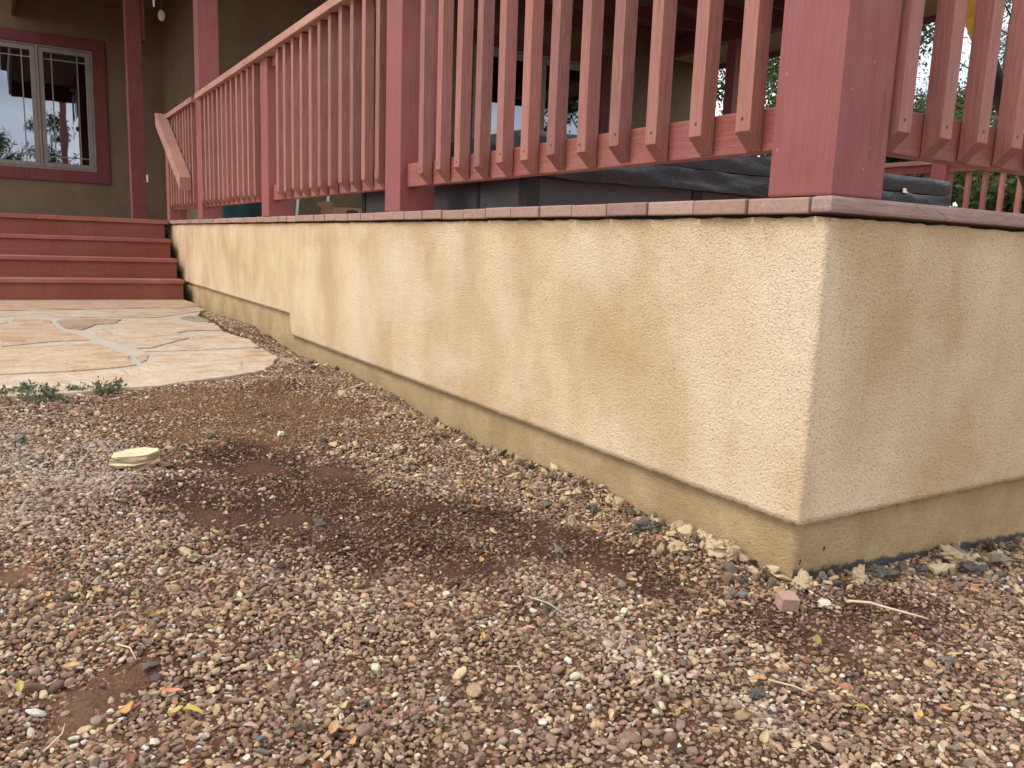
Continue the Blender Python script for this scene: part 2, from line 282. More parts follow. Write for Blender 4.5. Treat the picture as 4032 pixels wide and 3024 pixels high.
CHUNKS=[(-0.177,-0.007,0.023,'c'),(-0.137,0.018,0.016,'c'),(-0.282,-0.004,0.020,'c'),(-0.230,-0.068,0.015,'c'),(-0.066,0.004,0.020,'c'),(-0.038,0.016,0.017,'c'),(0.004,0.020,0.014,'c'),(0.018,0.035,0.007,'c'),(0.019,0.070,0.009,'c'),(0.074,-0.005,0.012,'w'),(0.037,0.129,0.011,'c'),(0.047,0.371,0.021,'c'),(0.017,0.482,0.022,'c'),(0.001,0.654,0.016,'c'),(-0.074,-0.067,0.007,'c'),(-0.293,-0.120,0.006,'c'),(0.071,-0.093,0.006,'w'),(-0.113,-0.041,0.015,'d'),(-0.351,-0.049,0.018,'d'),(-0.053,0.024,0.008,'d'),(0.026,0.093,0.012,'d'),(0.030,0.213,0.021,'d'),(0.032,0.174,0.013,'d'),(0.030,0.347,0.011,'d'),(0.078,0.446,0.018,'d'),(0.114,0.485,0.014,'d'),(0.017,0.705,0.015,'d'),(0.214,-0.330,0.009,'d'),(0.112,-0.284,0.006,'g'),(0.070,-0.319,0.006,'g'),(0.294,-0.006,0.009,'g'),(0.237,-0.344,0.007,'w'),(0.269,-0.365,0.006,'w'),(-0.028,-0.100,0.007,'g'),(0.021,0.262,0.013,'t'),(0.015,0.308,0.011,'d'),(-0.233,0.002,0.012,'c'),(-0.120,0.021,0.011,'d'),(0.045,0.415,0.015,'c'),(-1.025,-0.297,0.013,'c'),(-0.905,-0.080,0.014,'c'),(-0.983,-0.065,0.011,'c'),(-0.603,-0.050,0.012,'c'),(-0.435,-0.285,0.006,'c'),(-0.470,-0.183,0.008,'c'),(-0.291,-0.125,0.004,'w'),(-0.273,-0.155,0.006,'c'),(-0.293,-0.035,0.013,'c'),(-0.235,-0.068,0.009,'c'),(-0.360,-0.014,0.008,'c'),(-0.907,-0.332,0.012,'c'),(-0.791,-0.119,0.013,'c'),(-0.963,-0.341,0.016,'g'),(-0.356,-0.041,0.013,'d'),(-0.356,-0.076,0.009,'d'),(-0.586,-0.153,0.013,'d'),(-0.622,-0.352,0.010,'d'),(-0.332,-0.292,0.010,'g'),(-0.461,-0.418,0.010,'g'),(-0.424,-0.416,0.007,'g'),(-0.319,-0.536,0.011,'t'),(-0.783,-0.032,0.012,'c'),(-0.605,0.021,0.009,'c'),(-0.683,-0.056,0.008,'c'),(-1.108,-0.094,0.010,'c'),(-1.119,-0.221,0.010,'c'),(-1.118,-0.297,0.011,'c'),(-0.586,-0.444,0.010,'d'),(-0.963,-0.129,0.009,'c'),(-0.512,-0.088,0.008,'g'),(-0.017,-0.640,0.005,'w'),(-0.089,-0.671,0.004,'w'),(-1.313,-0.563,0.009,'w'),(-1.075,-0.445,0.009,'w'),(-1.190,-0.454,0.013,'c'),(-1.160,-0.445,0.011,'c'),(-1.942,-0.360,0.011,'c'),(-2.765,0.017,0.017,'c'),(-1.238,-0.469,0.009,'d'),(-1.251,-0.384,0.010,'g'),(-1.149,-0.892,0.013,'t'),(-1.309,-0.753,0.009,'d'),(-2.470,-0.118,0.018,'d'),(-2.234,-0.181,0.013,'d'),(-1.694,-0.249,0.012,'c'),(-1.443,-0.118,0.013,'c'),(-1.693,-0.141,0.011,'c'),(-1.449,-0.192,0.011,'c'),(-1.775,-0.654,0.006,'w'),(-1.785,-0.556,0.007,'d'),(-1.322,-0.564,0.010,'w'),(-1.132,-0.894,0.020,'t'),(-0.587,-0.944,0.013,'c'),(-0.567,-0.934,0.010,'c'),(-0.266,-1.098,0.007,'g'),(-0.009,-0.851,0.008,'t'),(-0.009,-0.824,0.006,'g'),(0.011,-0.963,0.008,'b'),(-0.059,-1.073,0.007,'w'),(-0.037,-1.021,0.006,'w'),(-0.241,-1.194,0.012,'t'),(-0.216,-1.116,0.007,'t'),(-1.440,-1.193,0.014,'g'),(-0.461,-1.084,0.007,'g'),(-0.830,-0.937,0.008,'g'),(-0.670,-0.665,0.009,'d'),(-0.227,-1.057,0.013,'l'),(-0.198,-1.052,0.009,'l'),(0.012,-0.916,0.009,'t'),(0.037,-0.970,0.008,'g'),(0.008,-0.943,0.007,'g')]
# ------------------------------------------------------------------ terrain profile
CXS = [-40, -6, -3.6, -2.2, -1.93, -1.65, -1, 0, 1, 40]; CZS = [-.9, -.618, -.617, -.616, -.618, -.648, -.688, -.708, -.74, -1.2]
WXS = [-7,-5.9,-4.8,-4,-3.26,-2.8,-2.3,-1.85,-1.4,-1.1,-.87,-.7,-.55,-.3,-.1,0]
WZS = [-.632,-.64,-.645,-.635,-.65,-.668,-.672,-.692,-.712,-.708,-.694,-.68,-.69,-.70,-.703,-.70]
def gz0(x, y):
    x = np.asarray(x, float); y = np.asarray(y, float)
    g = np.interp(x, CXS, CZS) - .07 * np.clip(y, 0, 2) * (x > -.2)
    wz = np.interp(x, WXS, WZS) - .006; d = np.clip(.03 - y, 0, 9)
    return g + (wz - g) * np.exp(-(d / .10) ** 2) * np.exp(-(np.clip(y - .03, 0, 9) / .08) ** 2) * np.exp(-(np.clip(x, 0, 9) / .08) ** 2)
_ph = RS.rand(24) * 6.28; _an = RS.rand(24) * 6.28; _fr = np.concatenate([1.5 + RS.rand(8) * 3, 8 + RS.rand(8) * 14, 28 + RS.rand(8) * 30])
_am = np.concatenate([np.full(8, .0035), np.full(8, .0022), np.full(8, .0010)])
def gz(x, y):
    z = gz0(x, y); far = np.clip((np.hypot(x + 1, y + 1) - 6) / 6, 0, 1)
    for p, a, f, am in zip(_ph, _an, _fr, _am): z = z + am * np.sin(f * (x * math.cos(a) + y * math.sin(a)) + p) * (1 - far)
    return z
def blobs(x, y, code, soft=1.0):
    t = np.zeros_like(x)
    for c, cx, cy, r in ZONES:
        if c == code: t += np.exp(-((x - cx) ** 2 + (y - cy) ** 2) / (r * soft) ** 2)
    return np.clip(t, 0, 1)
def vnoise(x, y, f, seed=0):
    """cheap smooth value noise"""
    r = np.random.RandomState(seed).rand(64, 64); u = x * f + 31.7; v = y * f + 17.3
    i = np.floor(u).astype(int); j = np.floor(v).astype(int); a = u - i; b = v - j; a = a * a * (3 - 2 * a); b = b * b * (3 - 2 * b)
    g = lambda p, q: r[p % 64, q % 64]
    return (g(i, j) * (1 - a) + g(i + 1, j) * a) * (1 - b) + (g(i, j + 1) * (1 - a) + g(i + 1, j + 1) * a) * b
def fbm(x, y, f, seed=0): return (vnoise(x, y, f, seed) * .5 + vnoise(x, y, f * 2.1, seed + 1) * .27 + vnoise(x, y, f * 4.3, seed + 2) * .15 + vnoise(x, y, f * 9, seed + 3) * .08)
def inpoly(x, y, poly):
    c = np.zeros(x.shape, bool); n = len(poly)
    for i in range(n):
        x1, y1 = poly[i]; x2, y2 = poly[(i + 1) % n]
        t = ((y1 > y) != (y2 > y)) & (x < (x2 - x1) * (y - y1) / (y2 - y1 + 1e-12) + x1); c ^= t
    return c
def s2l(c): return tuple((v / 255 / 12.92 if v / 255 <= .04045 else ((v / 255 + .055) / 1.055) ** 2.4) for v in c)

# colour of the earth at a place: 0..1 weights of damp / tan / pale / bare
def zones(x, y):
    n = fbm(x, y, 5.5, 3); n2 = fbm(x, y, 19, 51)
    jit = lambda t: np.clip((t + ((n - .5) * 1.1 + (n2 - .5) * 1.3) * (t > .04) * np.minimum(1, t * 3)) * 1.1, 0, 1)
    return {c: jit(blobs(x, y, c, 1.05)) for c in 'DRTPLB'}

# ------------------------------------------------------------------ ground sheet
gx = np.unique(np.round(np.concatenate([np.linspace(-60, -7, 22), np.arange(-7, -2.9, .06), np.arange(-2.9, 1.4, .014), np.arange(1.4, 3, .08), np.linspace(3, 60, 20)]), 4))
gy = np.unique(np.round(np.concatenate([np.linspace(-50, -3.2, 18), np.arange(-3.2, -1.6, .05), np.arange(-1.6, 1.2, .014), np.arange(1.2, 3, .08), np.linspace(3, 80, 26)]), 4))
XX, YY = np.meshgrid(gx, gy, indexing='ij'); ZZ = gz(XX, YY)
ZZ = ZZ + .0035 * (vnoise(XX, YY, 30, 5) - .5) + .005 * (vnoise(XX, YY, 14, 6) - .5)
zn = zones(XX, YY); ZZ = ZZ + .006 * zn['R'] + .004 * zn['B']
PATIO = [(-5.93, -4), (-5.93, -.03), (-5.24, -.01), (-4.881, -.065), (-4.48, -.165), (-4.12, -.176), (-3.644, -.2), (-3.219, -.18), (-2.843, -.215), (-2.564, -.22), (-2.323, -.31), (-2.199, -.394), (-2.11, -.529), (-2.05, -.663), (-1.985, -.771), (-1.982, -.896), (-1.94, -1.031), (-1.95, -1.3), (-2.05, -1.9), (-2.3, -2.6), (-2.5, -4)]
ZZ = np.where(inpoly(XX, YY, [(min(p[0], -2.0) - .0, p[1]) for p in PATIO]), np.minimum(ZZ, -.66), ZZ)
V = np.stack([XX.ravel(), YY.ravel(), ZZ.ravel()], 1); ny = len(gy)
ii, jj = np.meshgrid(np.arange(len(gx) - 1), np.arange(ny - 1), indexing='ij'); b0 = (ii * ny + jj).ravel()
F = np.stack([b0, b0 + ny, b0 + ny + 1, b0 + 1], 1)
earth = np.array(s2l((122, 88, 68))); damp = np.array(s2l((96, 67, 54))); red = np.array(s2l((116, 70, 52))); tan = np.array(s2l((150, 116, 86))); pale = np.array(s2l((150, 136, 122)))
def groundcol(x, y):
    z = zones(x, y); c = np.ones(x.shape + (3,)) * earth
    for k, cc, a in (('T', tan, .8), ('P', pale, .55), ('L', pale, .8), ('B', np.array(s2l((150, 112, 88))), .8), ('D', damp, .9), ('R', np.array(s2l((128, 92, 74))), .8)):
        t = (z[k] * a)[..., None]; c = c * (1 - t) + cc * t
    n = (.42 + .5 * fbm(x, y, 7, 21))[..., None]
    return c * n
me = bpy.data.meshes.new('ground'); me.from_pydata(V.tolist(), [], F.tolist()); me.update()
ca = me.color_attributes.new('gcol', 'FLOAT_COLOR', 'POINT'); gc = groundcol(XX, YY).reshape(-1, 3)
ca.data.foreach_set('color', np.concatenate([gc, np.ones((len(gc), 1))], 1).ravel())
me.polygons.foreach_set('use_smooth', [True] * len(me.polygons))
s = M('earth', .95, spec=.2); Vc = s.vec()
gcn = s.attr('gcol', out='Color'); f = s.noise(Vc, 160, 5, .7); f2 = s.noise(Vc, 600, 3, .7); peb = s.vor(Vc, 95, 'F1', 'Color'); pd = s.vor(Vc, 95, 'F1', 'Distance')
cc = s.mix(s.ramp(f, [(.3, 0.), (.7, 1.)]), s.mix(1.0, gcn, (.6, .6, .6), 'MULTIPLY'), s.mix(1.0, gcn, (1.35, 1.33, 1.3), 'MULTIPLY'))
s.col(s.mix(.25, cc, s.mix(1.0, gcn, peb, 'MULTIPLY'))); b = s.bump(f, .8, .006); b = s.bump(f2, .6, .0018, b); s.bump(pd, .5, .004, b)
me.materials.append(s.m); g = bpy.data.objects.new('ground', me); link(g); tag(g, kind='structure')

# grass bank far beyond the deck
def sheet(name, x0, x1, y0, y1, nx, nyy, zf, mat):
    xs = np.linspace(x0, x1, nx); ys = np.linspace(y0, y1, nyy); A, B = np.meshgrid(xs, ys, indexing='ij'); Z = zf(A, B)
    v = np.stack([A.ravel(), B.ravel(), Z.ravel()], 1); i2, j2 = np.meshgrid(np.arange(nx - 1), np.arange(nyy - 1), indexing='ij'); b_ = (i2 * nyy + j2).ravel()
    return meshobj(name, v.tolist(), np.stack([b_, b_ + nyy, b_ + nyy + 1, b_ + 1], 1).tolist(), mat, smooth=True)
s = M('grass_bank', .95); n = s.noise(s.vec(), 5, 6, .7); s.col(s.mix(n, (.035, .055, .018), (.11, .12, .05))); s.bump(n, .6, .08); m_bank = s.m
bank = sheet('hillside', -55, 55, 7.4, 70, 60, 50, lambda a, b: -.75 + .115 * np.clip(b - 7.4, 0, 12) + .03 * np.clip(b - 19, 0, 50) + .25 * (vnoise(a, b, .4, 9) - .5) * np.clip((b - 7.4) / 3, 0, 1) - .3 * (b < 7.6), m_bank)
tag(bank, kind='structure')

# ------------------------------------------------------------------ flagstone patio
m_mortar = plain('mortar', (.40, .355, .29), .95, var=.12, sc=12, bd=.002)
s = M('sandstone_flag', .85, spec=.3)
Vs = s.vec((1, 1, 1)); ad = s.n('ShaderNodeVectorMath'); ad.operation = 'ADD'; s.l(Vs, ad.inputs[0]); hc = s.attr('sc', out='Vector'); s.l(hc, ad.inputs[1]); Vs = ad.outputs[0]
st2 = s.n('ShaderNodeMapping'); st2.inputs['Scale'].default_value = (1.9, .8, 1); st2.inputs['Rotation'].default_value = (0, 0, .12); s.l(Vs, st2.inputs['Vector'])
n1 = s.noise(st2.outputs[0], 3.2, 7, .62, 1.6); n2 = s.noise(Vs, 9, 5, .65, .8); n3 = s.noise(st2.outputs[0], 30, 4, .65, .6)
cc = s.ramp(n1, [(.26, (.28, .19, .135)), (.40, (.40, .29, .20)), (.50, (.45, .35, .255)), (.62, (.50, .42, .335)), (.76, (.40, .37, .34))])
cc = s.mix(s.ramp(n2, [(.42, 0.), (.62, .75)]), cc, (.53, .49, .44))
cr = s.vor(st2.outputs[0], 2.4, 'DISTANCE_TO_EDGE'); cc = s.mix(s.math('MULTIPLY', s.ramp(cr, [(.0, .8), (.010, 0.)]), s.ramp(n2, [(.45, 0.), (.55, 1.)])), cc, (.16, .11, .08))
cc = s.mix(s.ramp(n3, [(.30, .7), (.42, 0.)]), cc, (.24, .16, .11)); cc = s.mix(s.ramp(s.noise(Vs, 70, 3, .6), [(.34, .5), (.44, 0.)]), cc, (.25, .18, .13))
cc = s.mix(1.0, s.mix(1.0, cc, s.attr('tint', out='Color'), 'MULTIPLY'), (1.0, .94, .86), 'MULTIPLY')
s.col(cc); ledge = s.ramp(n1, [(.30, 0.), (.33, .3), (.45, .3), (.47, .6), (.58, .6), (.60, 1.)])
b = s.bump(ledge, .8, .006); b = s.bump(n3, .6, .003, b); s.bump(n2, .4, .004, b); m_flag = s.m
pt = empty('flagstone_patio', (-4, -1, -.62)); tag(pt, kind='structure')
inner = [(x - (.045 if x > -2.7 else .01), y - (.03 if y > -.6 else 0)) for x, y in PATIO]
bmobj('mortar_bed', prism(inner, 2, -.70, -.6128), m_mortar, pt)
TINT = {'f': (.62, .66, .70), 'd': (.72, .64, .62), 'k': (.72, .66, .62), 'j': (.9, .8, .75), 'a': (.93, .82, .78), 'c': (.95, .85, .8), 'h': (1.02, .96, .86)}
FL = dict(FLAGS)
def extra(a, b, c): FL[a] = [(x, min(y, -1.2)) for x, y in b]
# slabs that carry on out of the picture to the left
FL['a'] = [(-5.92, -2.4), (-5.92, -.04)] + FL['a'][3:-2] + [(-4.99, -1.17), (-4.95, -1.6), (-5.02, -2.4)]
FL['b'] = [(-4.88, -1.5)] + FL['b'][1:-1] + [(-4.56, -1.3), (-4.6, -1.5)]
FL['m1'] = [(-4.93, -1.62), (-4.55, -1.54), (-4.5, -2.0), (-4.62, -2.7), (-5.0, -2.7)]
FL['m2'] = [(-4.50, -1.22), (-4.2, -1.21), (-4.12, -1.27), (-3.2, -1.27), (-3.1, -1.8), (-3.5, -2.2), (-4.45, -1.95)]
FL['h'] = FL['h'][1:-1] + [(-2.39, -1.24), (-2.42, -1.7), (-3.02, -1.75), (-3.14, -1.27)]
FL['i'] = FL['i'][1:-1] + [(-1.952, -1.3), (-2.06, -1.88), (-2.36, -1.8), (-2.34, -1.24)]
FL['m3'] = [(-2.4, -1.86), (-2.08, -1.94), (-2.32, -2.6), (-3.4, -2.6), (-3.06, -1.82)]
FL['m4'] = [(-3.5, -2.3), (-4.4, -2.05), (-4.5, -2.8), (-3.5, -2.8)]
def wob(poly, amp=.012, step=.035, seed=0):
    r = random.Random(seed); out_ = []
    for i, p in enumerate(poly):
        q = poly[(i + 1) % len(poly)]; L = math.hypot(q[0] - p[0], q[1] - p[1]); n_ = max(1, int(L / step))
        for k in range(n_):
            t = k / n_; o = amp if k else amp * .3
            out_.append((p[0] + (q[0] - p[0]) * t + r.uniform(-o, o), p[1] + (q[1] - p[1]) * t + r.uniform(-o, o)))
    return out_
for i, (k_, poly) in enumerate(FL.items()):
    ctr = (sum(p[0] for p in poly) / len(poly), sum(p[1] for p in poly) / len(poly))
    top = {'k': -.620, 'f': -.6125}.get(k_, -.608 - .0025 * random.random())
    pw = wob(poly, .006, .04, i)
    if k_ == 'i': pw = [(x, y) for x, y in pw]
    bm = bmesh.new(); bt = [bm.verts.new((x, y, top)) for x, y in pw]; bb = [bm.verts.new((x + (x - ctr[0]) * .0 , y, top - .045)) for x, y in pw]
    ft = bm.faces.new(bt)
    for a in range(len(pw)): bm.faces.new((bt[a], bb[a], bb[(a + 1) % len(pw)], bt[(a + 1) % len(pw)]))
    bmesh.ops.recalc_face_normals(bm, faces=bm.faces)
    bmesh.ops.bevel(bm, geom=[e for e in bm.edges if abs(e.verts[0].co.z - top) < 1e-5 and abs(e.verts[1].co.z - top) < 1e-5], offset=.0028, segments=2, affect='EDGES')
    o = bmobj('flagstone', bm, m_flag, pt)
    nn = len(o.data.vertices); a1 = o.data.attributes.new('sc', 'FLOAT_VECTOR', 'POINT'); a1.data.foreach_set('vector', np.tile([i * 3.7, i * 1.9, 0], nn)); a2 = o.data.color_attributes.new('tint', 'FLOAT_COLOR', 'POINT'); tcol = TINT.get(k_, (1, 1, 1)); tv = .93 + .12 * random.random()
    a2.data.foreach_set('color', np.tile([tcol[0] * tv, tcol[1] * tv, tcol[2] * tv, 1], nn))

# ------------------------------------------------------------------ stuccoed skirt wall below the deck (L-shaped, rounded corner)
wall = empty('deck_skirt_wall', (-.015, .015, -.65)); tag(wall, 'sand coloured stuccoed skirt wall with brown stains under the deck edge', 'wall')
def lpath(y0, x1, rad, xa, yb, step):
    """plan polyline: from (xa,y0) along -y face to the corner, then along x=x1 to yb; returns pts (x,y,nx,ny,s) s<0 on A, >0 on B"""
    P_ = []
    for x in np.arange(xa, x1 - rad, step): P_.append((x, y0, 0, -1, x))
    for k in range(7):
        a = -PI / 2 + PI / 2 * k / 6; P_.append((x1 - rad + rad * math.cos(a), y0 + rad + rad * math.sin(a), math.cos(a), math.sin(a), (k - 3) * .002))
    y = y0 + rad + step
    stp = step
    while y < yb:
        P_.append((x1, y, 1, 0, y)); y += stp
        if y > 1.5: stp = .08
    return P_
def stain_at(s_, z):
    t = 0.0
    for c, p, zz, ru, rv, a in STAINS:
        if (c == 'A') == (s_ < 0): t += a * math.exp(-((s_ - p) / ru) ** 2 * 1.1 - ((z - zz) / rv) ** 2 * 1.1)
    return t
def skirt(name, y0, x1, rad, ztop, zbotf, step, nz, mat, amp, thick, attrf, xa=-6.85):
    P_ = lpath(y0, x1, rad, xa, 6.2, step); v = []; f_ = []; at = []; nr = nz + 3
    for i, (x, y, nx_, ny_, s_) in enumerate(P_):
        zb = zbotf(s_); tj = .004 * mnoise.noise(Vector((s_ * 35, 3.3, 0)))
        rows = [(ztop + tj - (ztop + tj - zb) * k / (nz - 1), 0) for k in range(nz)] + [(zb - .0005, -.004), (zb + .001, -thick), (zb + .05, -thick)]
        for k, (z, off) in enumerate(rows):
            d = amp * mnoise.noise(Vector((s_ * 45, z * 45, 1.7))) + amp * .8 * mnoise.noise(Vector((s_ * 9, z * 9, 4.2))) + off
            zz = z + (.006 * mnoise.noise(Vector((s_ * 60, 9.1, 2))) if k >= nz - 1 else 0)
            v.append((x + nx_ * d, y + ny_ * d, zz)); at.append(attrf(s_, z))
        if i:
            a0 = (i - 1) * nr; a1_ = i * nr
            for k in range(nr - 1): f_.append((a0 + k, a0 + k + 1, a1_ + k + 1, a1_ + k))
    # top ledge back into the framing
    n0 = len(v)
    for i, (x, y, nx_, ny_, s_) in enumerate(P_): v.append((x - nx_ * .05, y - ny_ * .05, ztop)); at.append(-.5)
    for i in range(1, len(P_)): f_.append(((i - 1) * nr, i * nr, n0 + i, n0 + i - 1))
    o = meshobj(name, v, f_, mat, wall, smooth=True)
    A_ = o.data.attributes.new('st', 'FLOAT', 'POINT'); A_.data.foreach_set('value', at); return o
def zb_st(s_):
    if s_ < -3.203: return -.484
    if s_ < -3.196: return -.484 - (s_ + 3.203) / .007 * .106
    return -.590
skirt('stucco_panel', .015, -.015, .009, -.036, zb_st, .011, 46, m_stucco, .0014, .018, lambda s_, z: stain_at(s_, z) * (.85 if s_ < 0 else .75) - .3 * math.exp(-((z + .04) / .02) ** 2))  # stain values plus a darker band along the top edge
def foot_attr(s_, z):
    if s_ <= .0: return 0.0 if z > -.68 else .1
    line = -.690 - .055 * min(s_, 1.2) ; return max(0., min(1., .5 + (line - z) * 22))
skirt('footing', .032, -.032, .012, -.42, lambda s_: -.86, .02, 40, m_foot, .0028, .02, foot_attr)
# small weep holes in the footing
for yy, zz in ((.052, -.672), (.118, -.655)):
    bm = bmesh.new(); bmesh.ops.create_uvsphere(bm, u_segments=8, v_segments=6, radius=.005)
    for v in bm.verts: v.co = Vector((-.0325 + v.co.x * .3, yy + v.co.y * .9, zz + v.co.z * 1.3))
    bmobj('weep_hole', bm, m_dark, wall)
boxobj('rim_joist', (-6.83, -.05, .05, .088, -.26, -.029), m_dark, wall, 0)
boxobj('rim_joist', (-.088, -.052, .09, 6.15, -.26, -.029), m_dark, wall, 0)

# ------------------------------------------------------------------ deck boards: run along y, sawn ends over the wall
deck = empty('porch_deck', (-3.4, 3, -.038)); tag(deck, 'porch deck of weathered red boards with their sawn ends over the stucco wall', 'deck')
p_ = .1435; x = -.0448; edges = [(-.0448 + .0015, 0.0)]
while x > -6.7:
    edges.append((x - p_ + .0024, x - .0024)); x -= p_
for i, (a, b_) in enumerate(edges):
    jy = random.uniform(-.003, .003); jz = random.uniform(-.0015, .0015)
    if i == 0: o = boxobj('edge_board', (a, b_, 0, 6.2, -.028, 0), m_edge, deck, .006)
    else: o = boxobj('deck_board', (a, b_, jy, 6.2, -.028 + jz, jz), m_board, deck, .0035)
lx = edges[-1][0]
boxobj('landing_boards', (-10.5, lx - .004, -2.6, 6.2, -.036, -.004), m_board, deck, .002)
boxobj('nosing_board', (lx - .003, -6.60, -.98, -.012, -.034, .001), m_stairt, deck, .004)
boxobj('nosing_board', (lx - .003, -6.60, -2.6, -.983, -.034, .0), m_stairt, deck, .004)

# ------------------------------------------------------------------ stairs
stp = empty('porch_stairs', (-6.2, -1.2, -.61)); tag(stp, 'four red painted wooden steps rising from the flagstones to the deck', 'steps')
xr = [-5.875, -6.13, -6.385, -6.635]; zt = [-.459, -.307, -.155, -.036]; zb = [-.612, -.459, -.307, -.155]
for i in range(4):
    boxobj('riser', (xr[i] - .022, xr[i], -2.6, -.036 - .002 * i, zb[i] - .0, zt[i] - .0305 if i < 3 else -.0365), m_stair, stp, .001)
    if i < 3: boxobj('tread', (xr[i + 1] + .0005, xr[i] + .028, -2.6, -.03 - .002 * i, zt[i] - .03, zt[i]), m_stairt, stp, .005)
bmobj('stringer', prism([(-5.9, -.615), (-5.9, -.47), (-6.15, -.47), (-6.15, -.32), (-6.4, -.32), (-6.4, -.17), (-6.66, -.17), (-6.66, -.04), (-6.75, -.04), (-6.75, -.615)], 1, -.085, -.045), m_dark, stp)

# ------------------------------------------------------------------ posts
def post(name, x0, x1, y0, y1, z1, label, cat, z0=.001, mat=None, bev=.005):
    o = bmobj(name, box(bmesh.new(), x0, x1, y0, y1, z0, z1, bev=bev), mat or m_post); return tag(o, label, cat)
post('porch_post', -.150, -.010, .010, .149, 3.4, 'thick red painted corner post standing on the deck edge nearest the viewer', 'post')
post('railing_post', -1.972, -1.834, .010, .149, .812, 'red railing post between the near and second railing sections of the long side', 'post')
post('railing_post', -3.705, -3.565, .010, .149, .812, 'red railing post at the middle of the long side, ending under the handrail', 'post')
post('porch_post', -5.460, -5.320, .010, .149, 2.305, 'tall red roof post rising through the long railing near the stairs', 'post')
post('railing_post', -6.815, -6.680, .010, .149, .812, 'red end post of the railing at the top of the stairs', 'post')
pp = empty('porch_post', (-7.77, -.09, 0)); tag(pp, 'shade-darkened red roof post beside the window at the top of the stairs', 'post')
boxobj('shaft', (-7.84, -7.70, -.155, -.027, -.003, 2.305), m_darkred, pp, .004)  # darker than the other posts: porch shade painted into the red
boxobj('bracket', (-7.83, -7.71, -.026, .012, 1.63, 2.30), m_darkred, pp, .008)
post('porch_post', -6.36, -6.22, 6.02, 6.16, 2.305, 'red roof post at the back edge of the porch seen in dark silhouette between balusters', 'post')
post('railing_post', -3.69, -3.55, 6.02, 6.16, .80, 'red post of the far deck railing beyond the black spa cover', 'post')

# ------------------------------------------------------------------ railings
def bal_mesh(h, axis, name, mat):
    """38 x 34 mm picket, lower end cut on a slant (front shorter)"""
    w_, d_ = .0365, .036
    pts = [(0, .124), (d_, .090), (d_, h), (0, h)]
    if axis == 'A': bm = prism(pts, 0, -w_ / 2, w_ / 2, .0016)
    else: bm = prism([(-p, z) for p, z in pts], 1, -w_ / 2, w_ / 2, .0016)
    me = bpy.data.meshes.new(name); bm.to_mesh(me); bm.free(); me.materials.append(mat); return me
def nail_mesh():
    bm = bmesh.new(); bmesh.ops.create_cone(bm, segments=9, radius1=.0038, radius2=.003, depth=.0012, cap_ends=True)
    me = bpy.data.meshes.new('screw_head'); bm.to_mesh(me); bm.free(); me.materials.append(m_nail); return me
NM = nail_mesh(); MA = bal_mesh(.8145, 'A', 'baluster', m_bal); MB = bal_mesh(.8145, 'B', 'baluster', m_bal)
def place(me, name, loc, parent, rot=(0, 0, 0)):
    o = bpy.data.objects.new(name, me); COL.objects.link(o); o.parent = parent
    o.matrix_parent_inverse = Matrix.Translation(parent.location).inverted() if parent.parent is None else (Matrix.Translation(-parent.location) if True else None)
    o.location = loc; o.rotation_euler = rot; return o
def sub(me, name, loc, part, root):
    """sub-part: world location loc under a part that carries the root's inverse"""
    o = bpy.data.objects.new(name, me); COL.objects.link(o); o.parent = part
    o.location = Vector(loc) - Vector(part.location); return o
def bayA(x0, x1, xs, label, cap, nails=False):
    r = empty('railing_section', ((x0 + x1) / 2, .05, .09)); tag(r, label, 'railing', 'railing sections of the porch deck')
    boxobj('bottom_rail', (x0, x1, .0375, .075, .088, .168), m_railx, r, .003)
    boxobj('upper_rail', (x0, x1, .0375, .075, .765, .8145), m_railx, r, .003)
    boxobj('handrail_cap', (cap[0], cap[1], -.022, .12, .815, .852), m_cap, r, .004)
    for i, x in enumerate(xs):
        b_ = place(MA, 'baluster', (x + random.uniform(-.0045, .0045), random.uniform(-.001, .0005), random.uniform(-.005, .005)), r, (0, random.uniform(-.0045, .0045), random.uniform(-.03, .03)))
        if nails:
            n_ = bpy.data.objects.new('screw_head', NM); COL.objects.link(n_); n_.parent = b_; n_.location = (random.uniform(-.006, .006), -.0002, .143 + random.uniform(-.004, .006)); n_.rotation_euler = (PI / 2, 0, 0)
    return r
n1_ = 12; bayA(-1.833, -.151, [-1.638 + i * (1.638 - .218) / 11 for i in range(12)], 'nearest railing section on the long side, beside the thick corner post', (-1.903, -.151), True)
bayA(-3.564, -1.973, [-3.352 + i * (3.352 - 2.03) / 10 for i in range(11)], 'second railing section from the corner, under the shiny middle of the handrail', (-3.634, -1.9035))
bayA(-5.319, -3.706, [-5.245 + i * (5.245 - 3.81) / 11 for i in range(12)], 'third railing section, just right of the tall roof post', (-5.319, -3.6345))
bayA(-6.679, -5.461, [-6.63 + i * (6.63 - 5.57) / 9 for i in range(10)], 'last short railing section at the stairs, left of the tall roof post', (-6.86, -5.461))
r = empty('railing_section', (-.05, 2.8, .09)); tag(r, 'railing section on the short side, running away right of the corner post', 'railing', 'railing sections of the porch deck')
boxobj('bottom_rail', (-.075, -.0375, .150, 6.0, .088, .168), m_raily, r, .003)
boxobj('upper_rail', (-.075, -.0375, .150, 6.0, .732, .8145), m_raily, r, .003)
boxobj('handrail_cap', (-.12, .022, .150, 6.1, .815, .852), m_raily, r, .004)
y = .1795; i = 0
while y < 5.9:
    b_ = place(MB, 'baluster', (random.uniform(-.0008, .0008), y + random.uniform(-.002, .002), random.uniform(-.004, .004)), r, (random.uniform(-.002, .002), 0, random.uniform(-.02, .02)))
    if i < 6:
        n_ = bpy.data.objects.new('screw_head', NM); COL.objects.link(n_); n_.parent = b_; n_.location = (.0002, random.uniform(-.004, .004), .145); n_.rotation_euler = (0, PI / 2, 0)
    y += .1215; i += 1
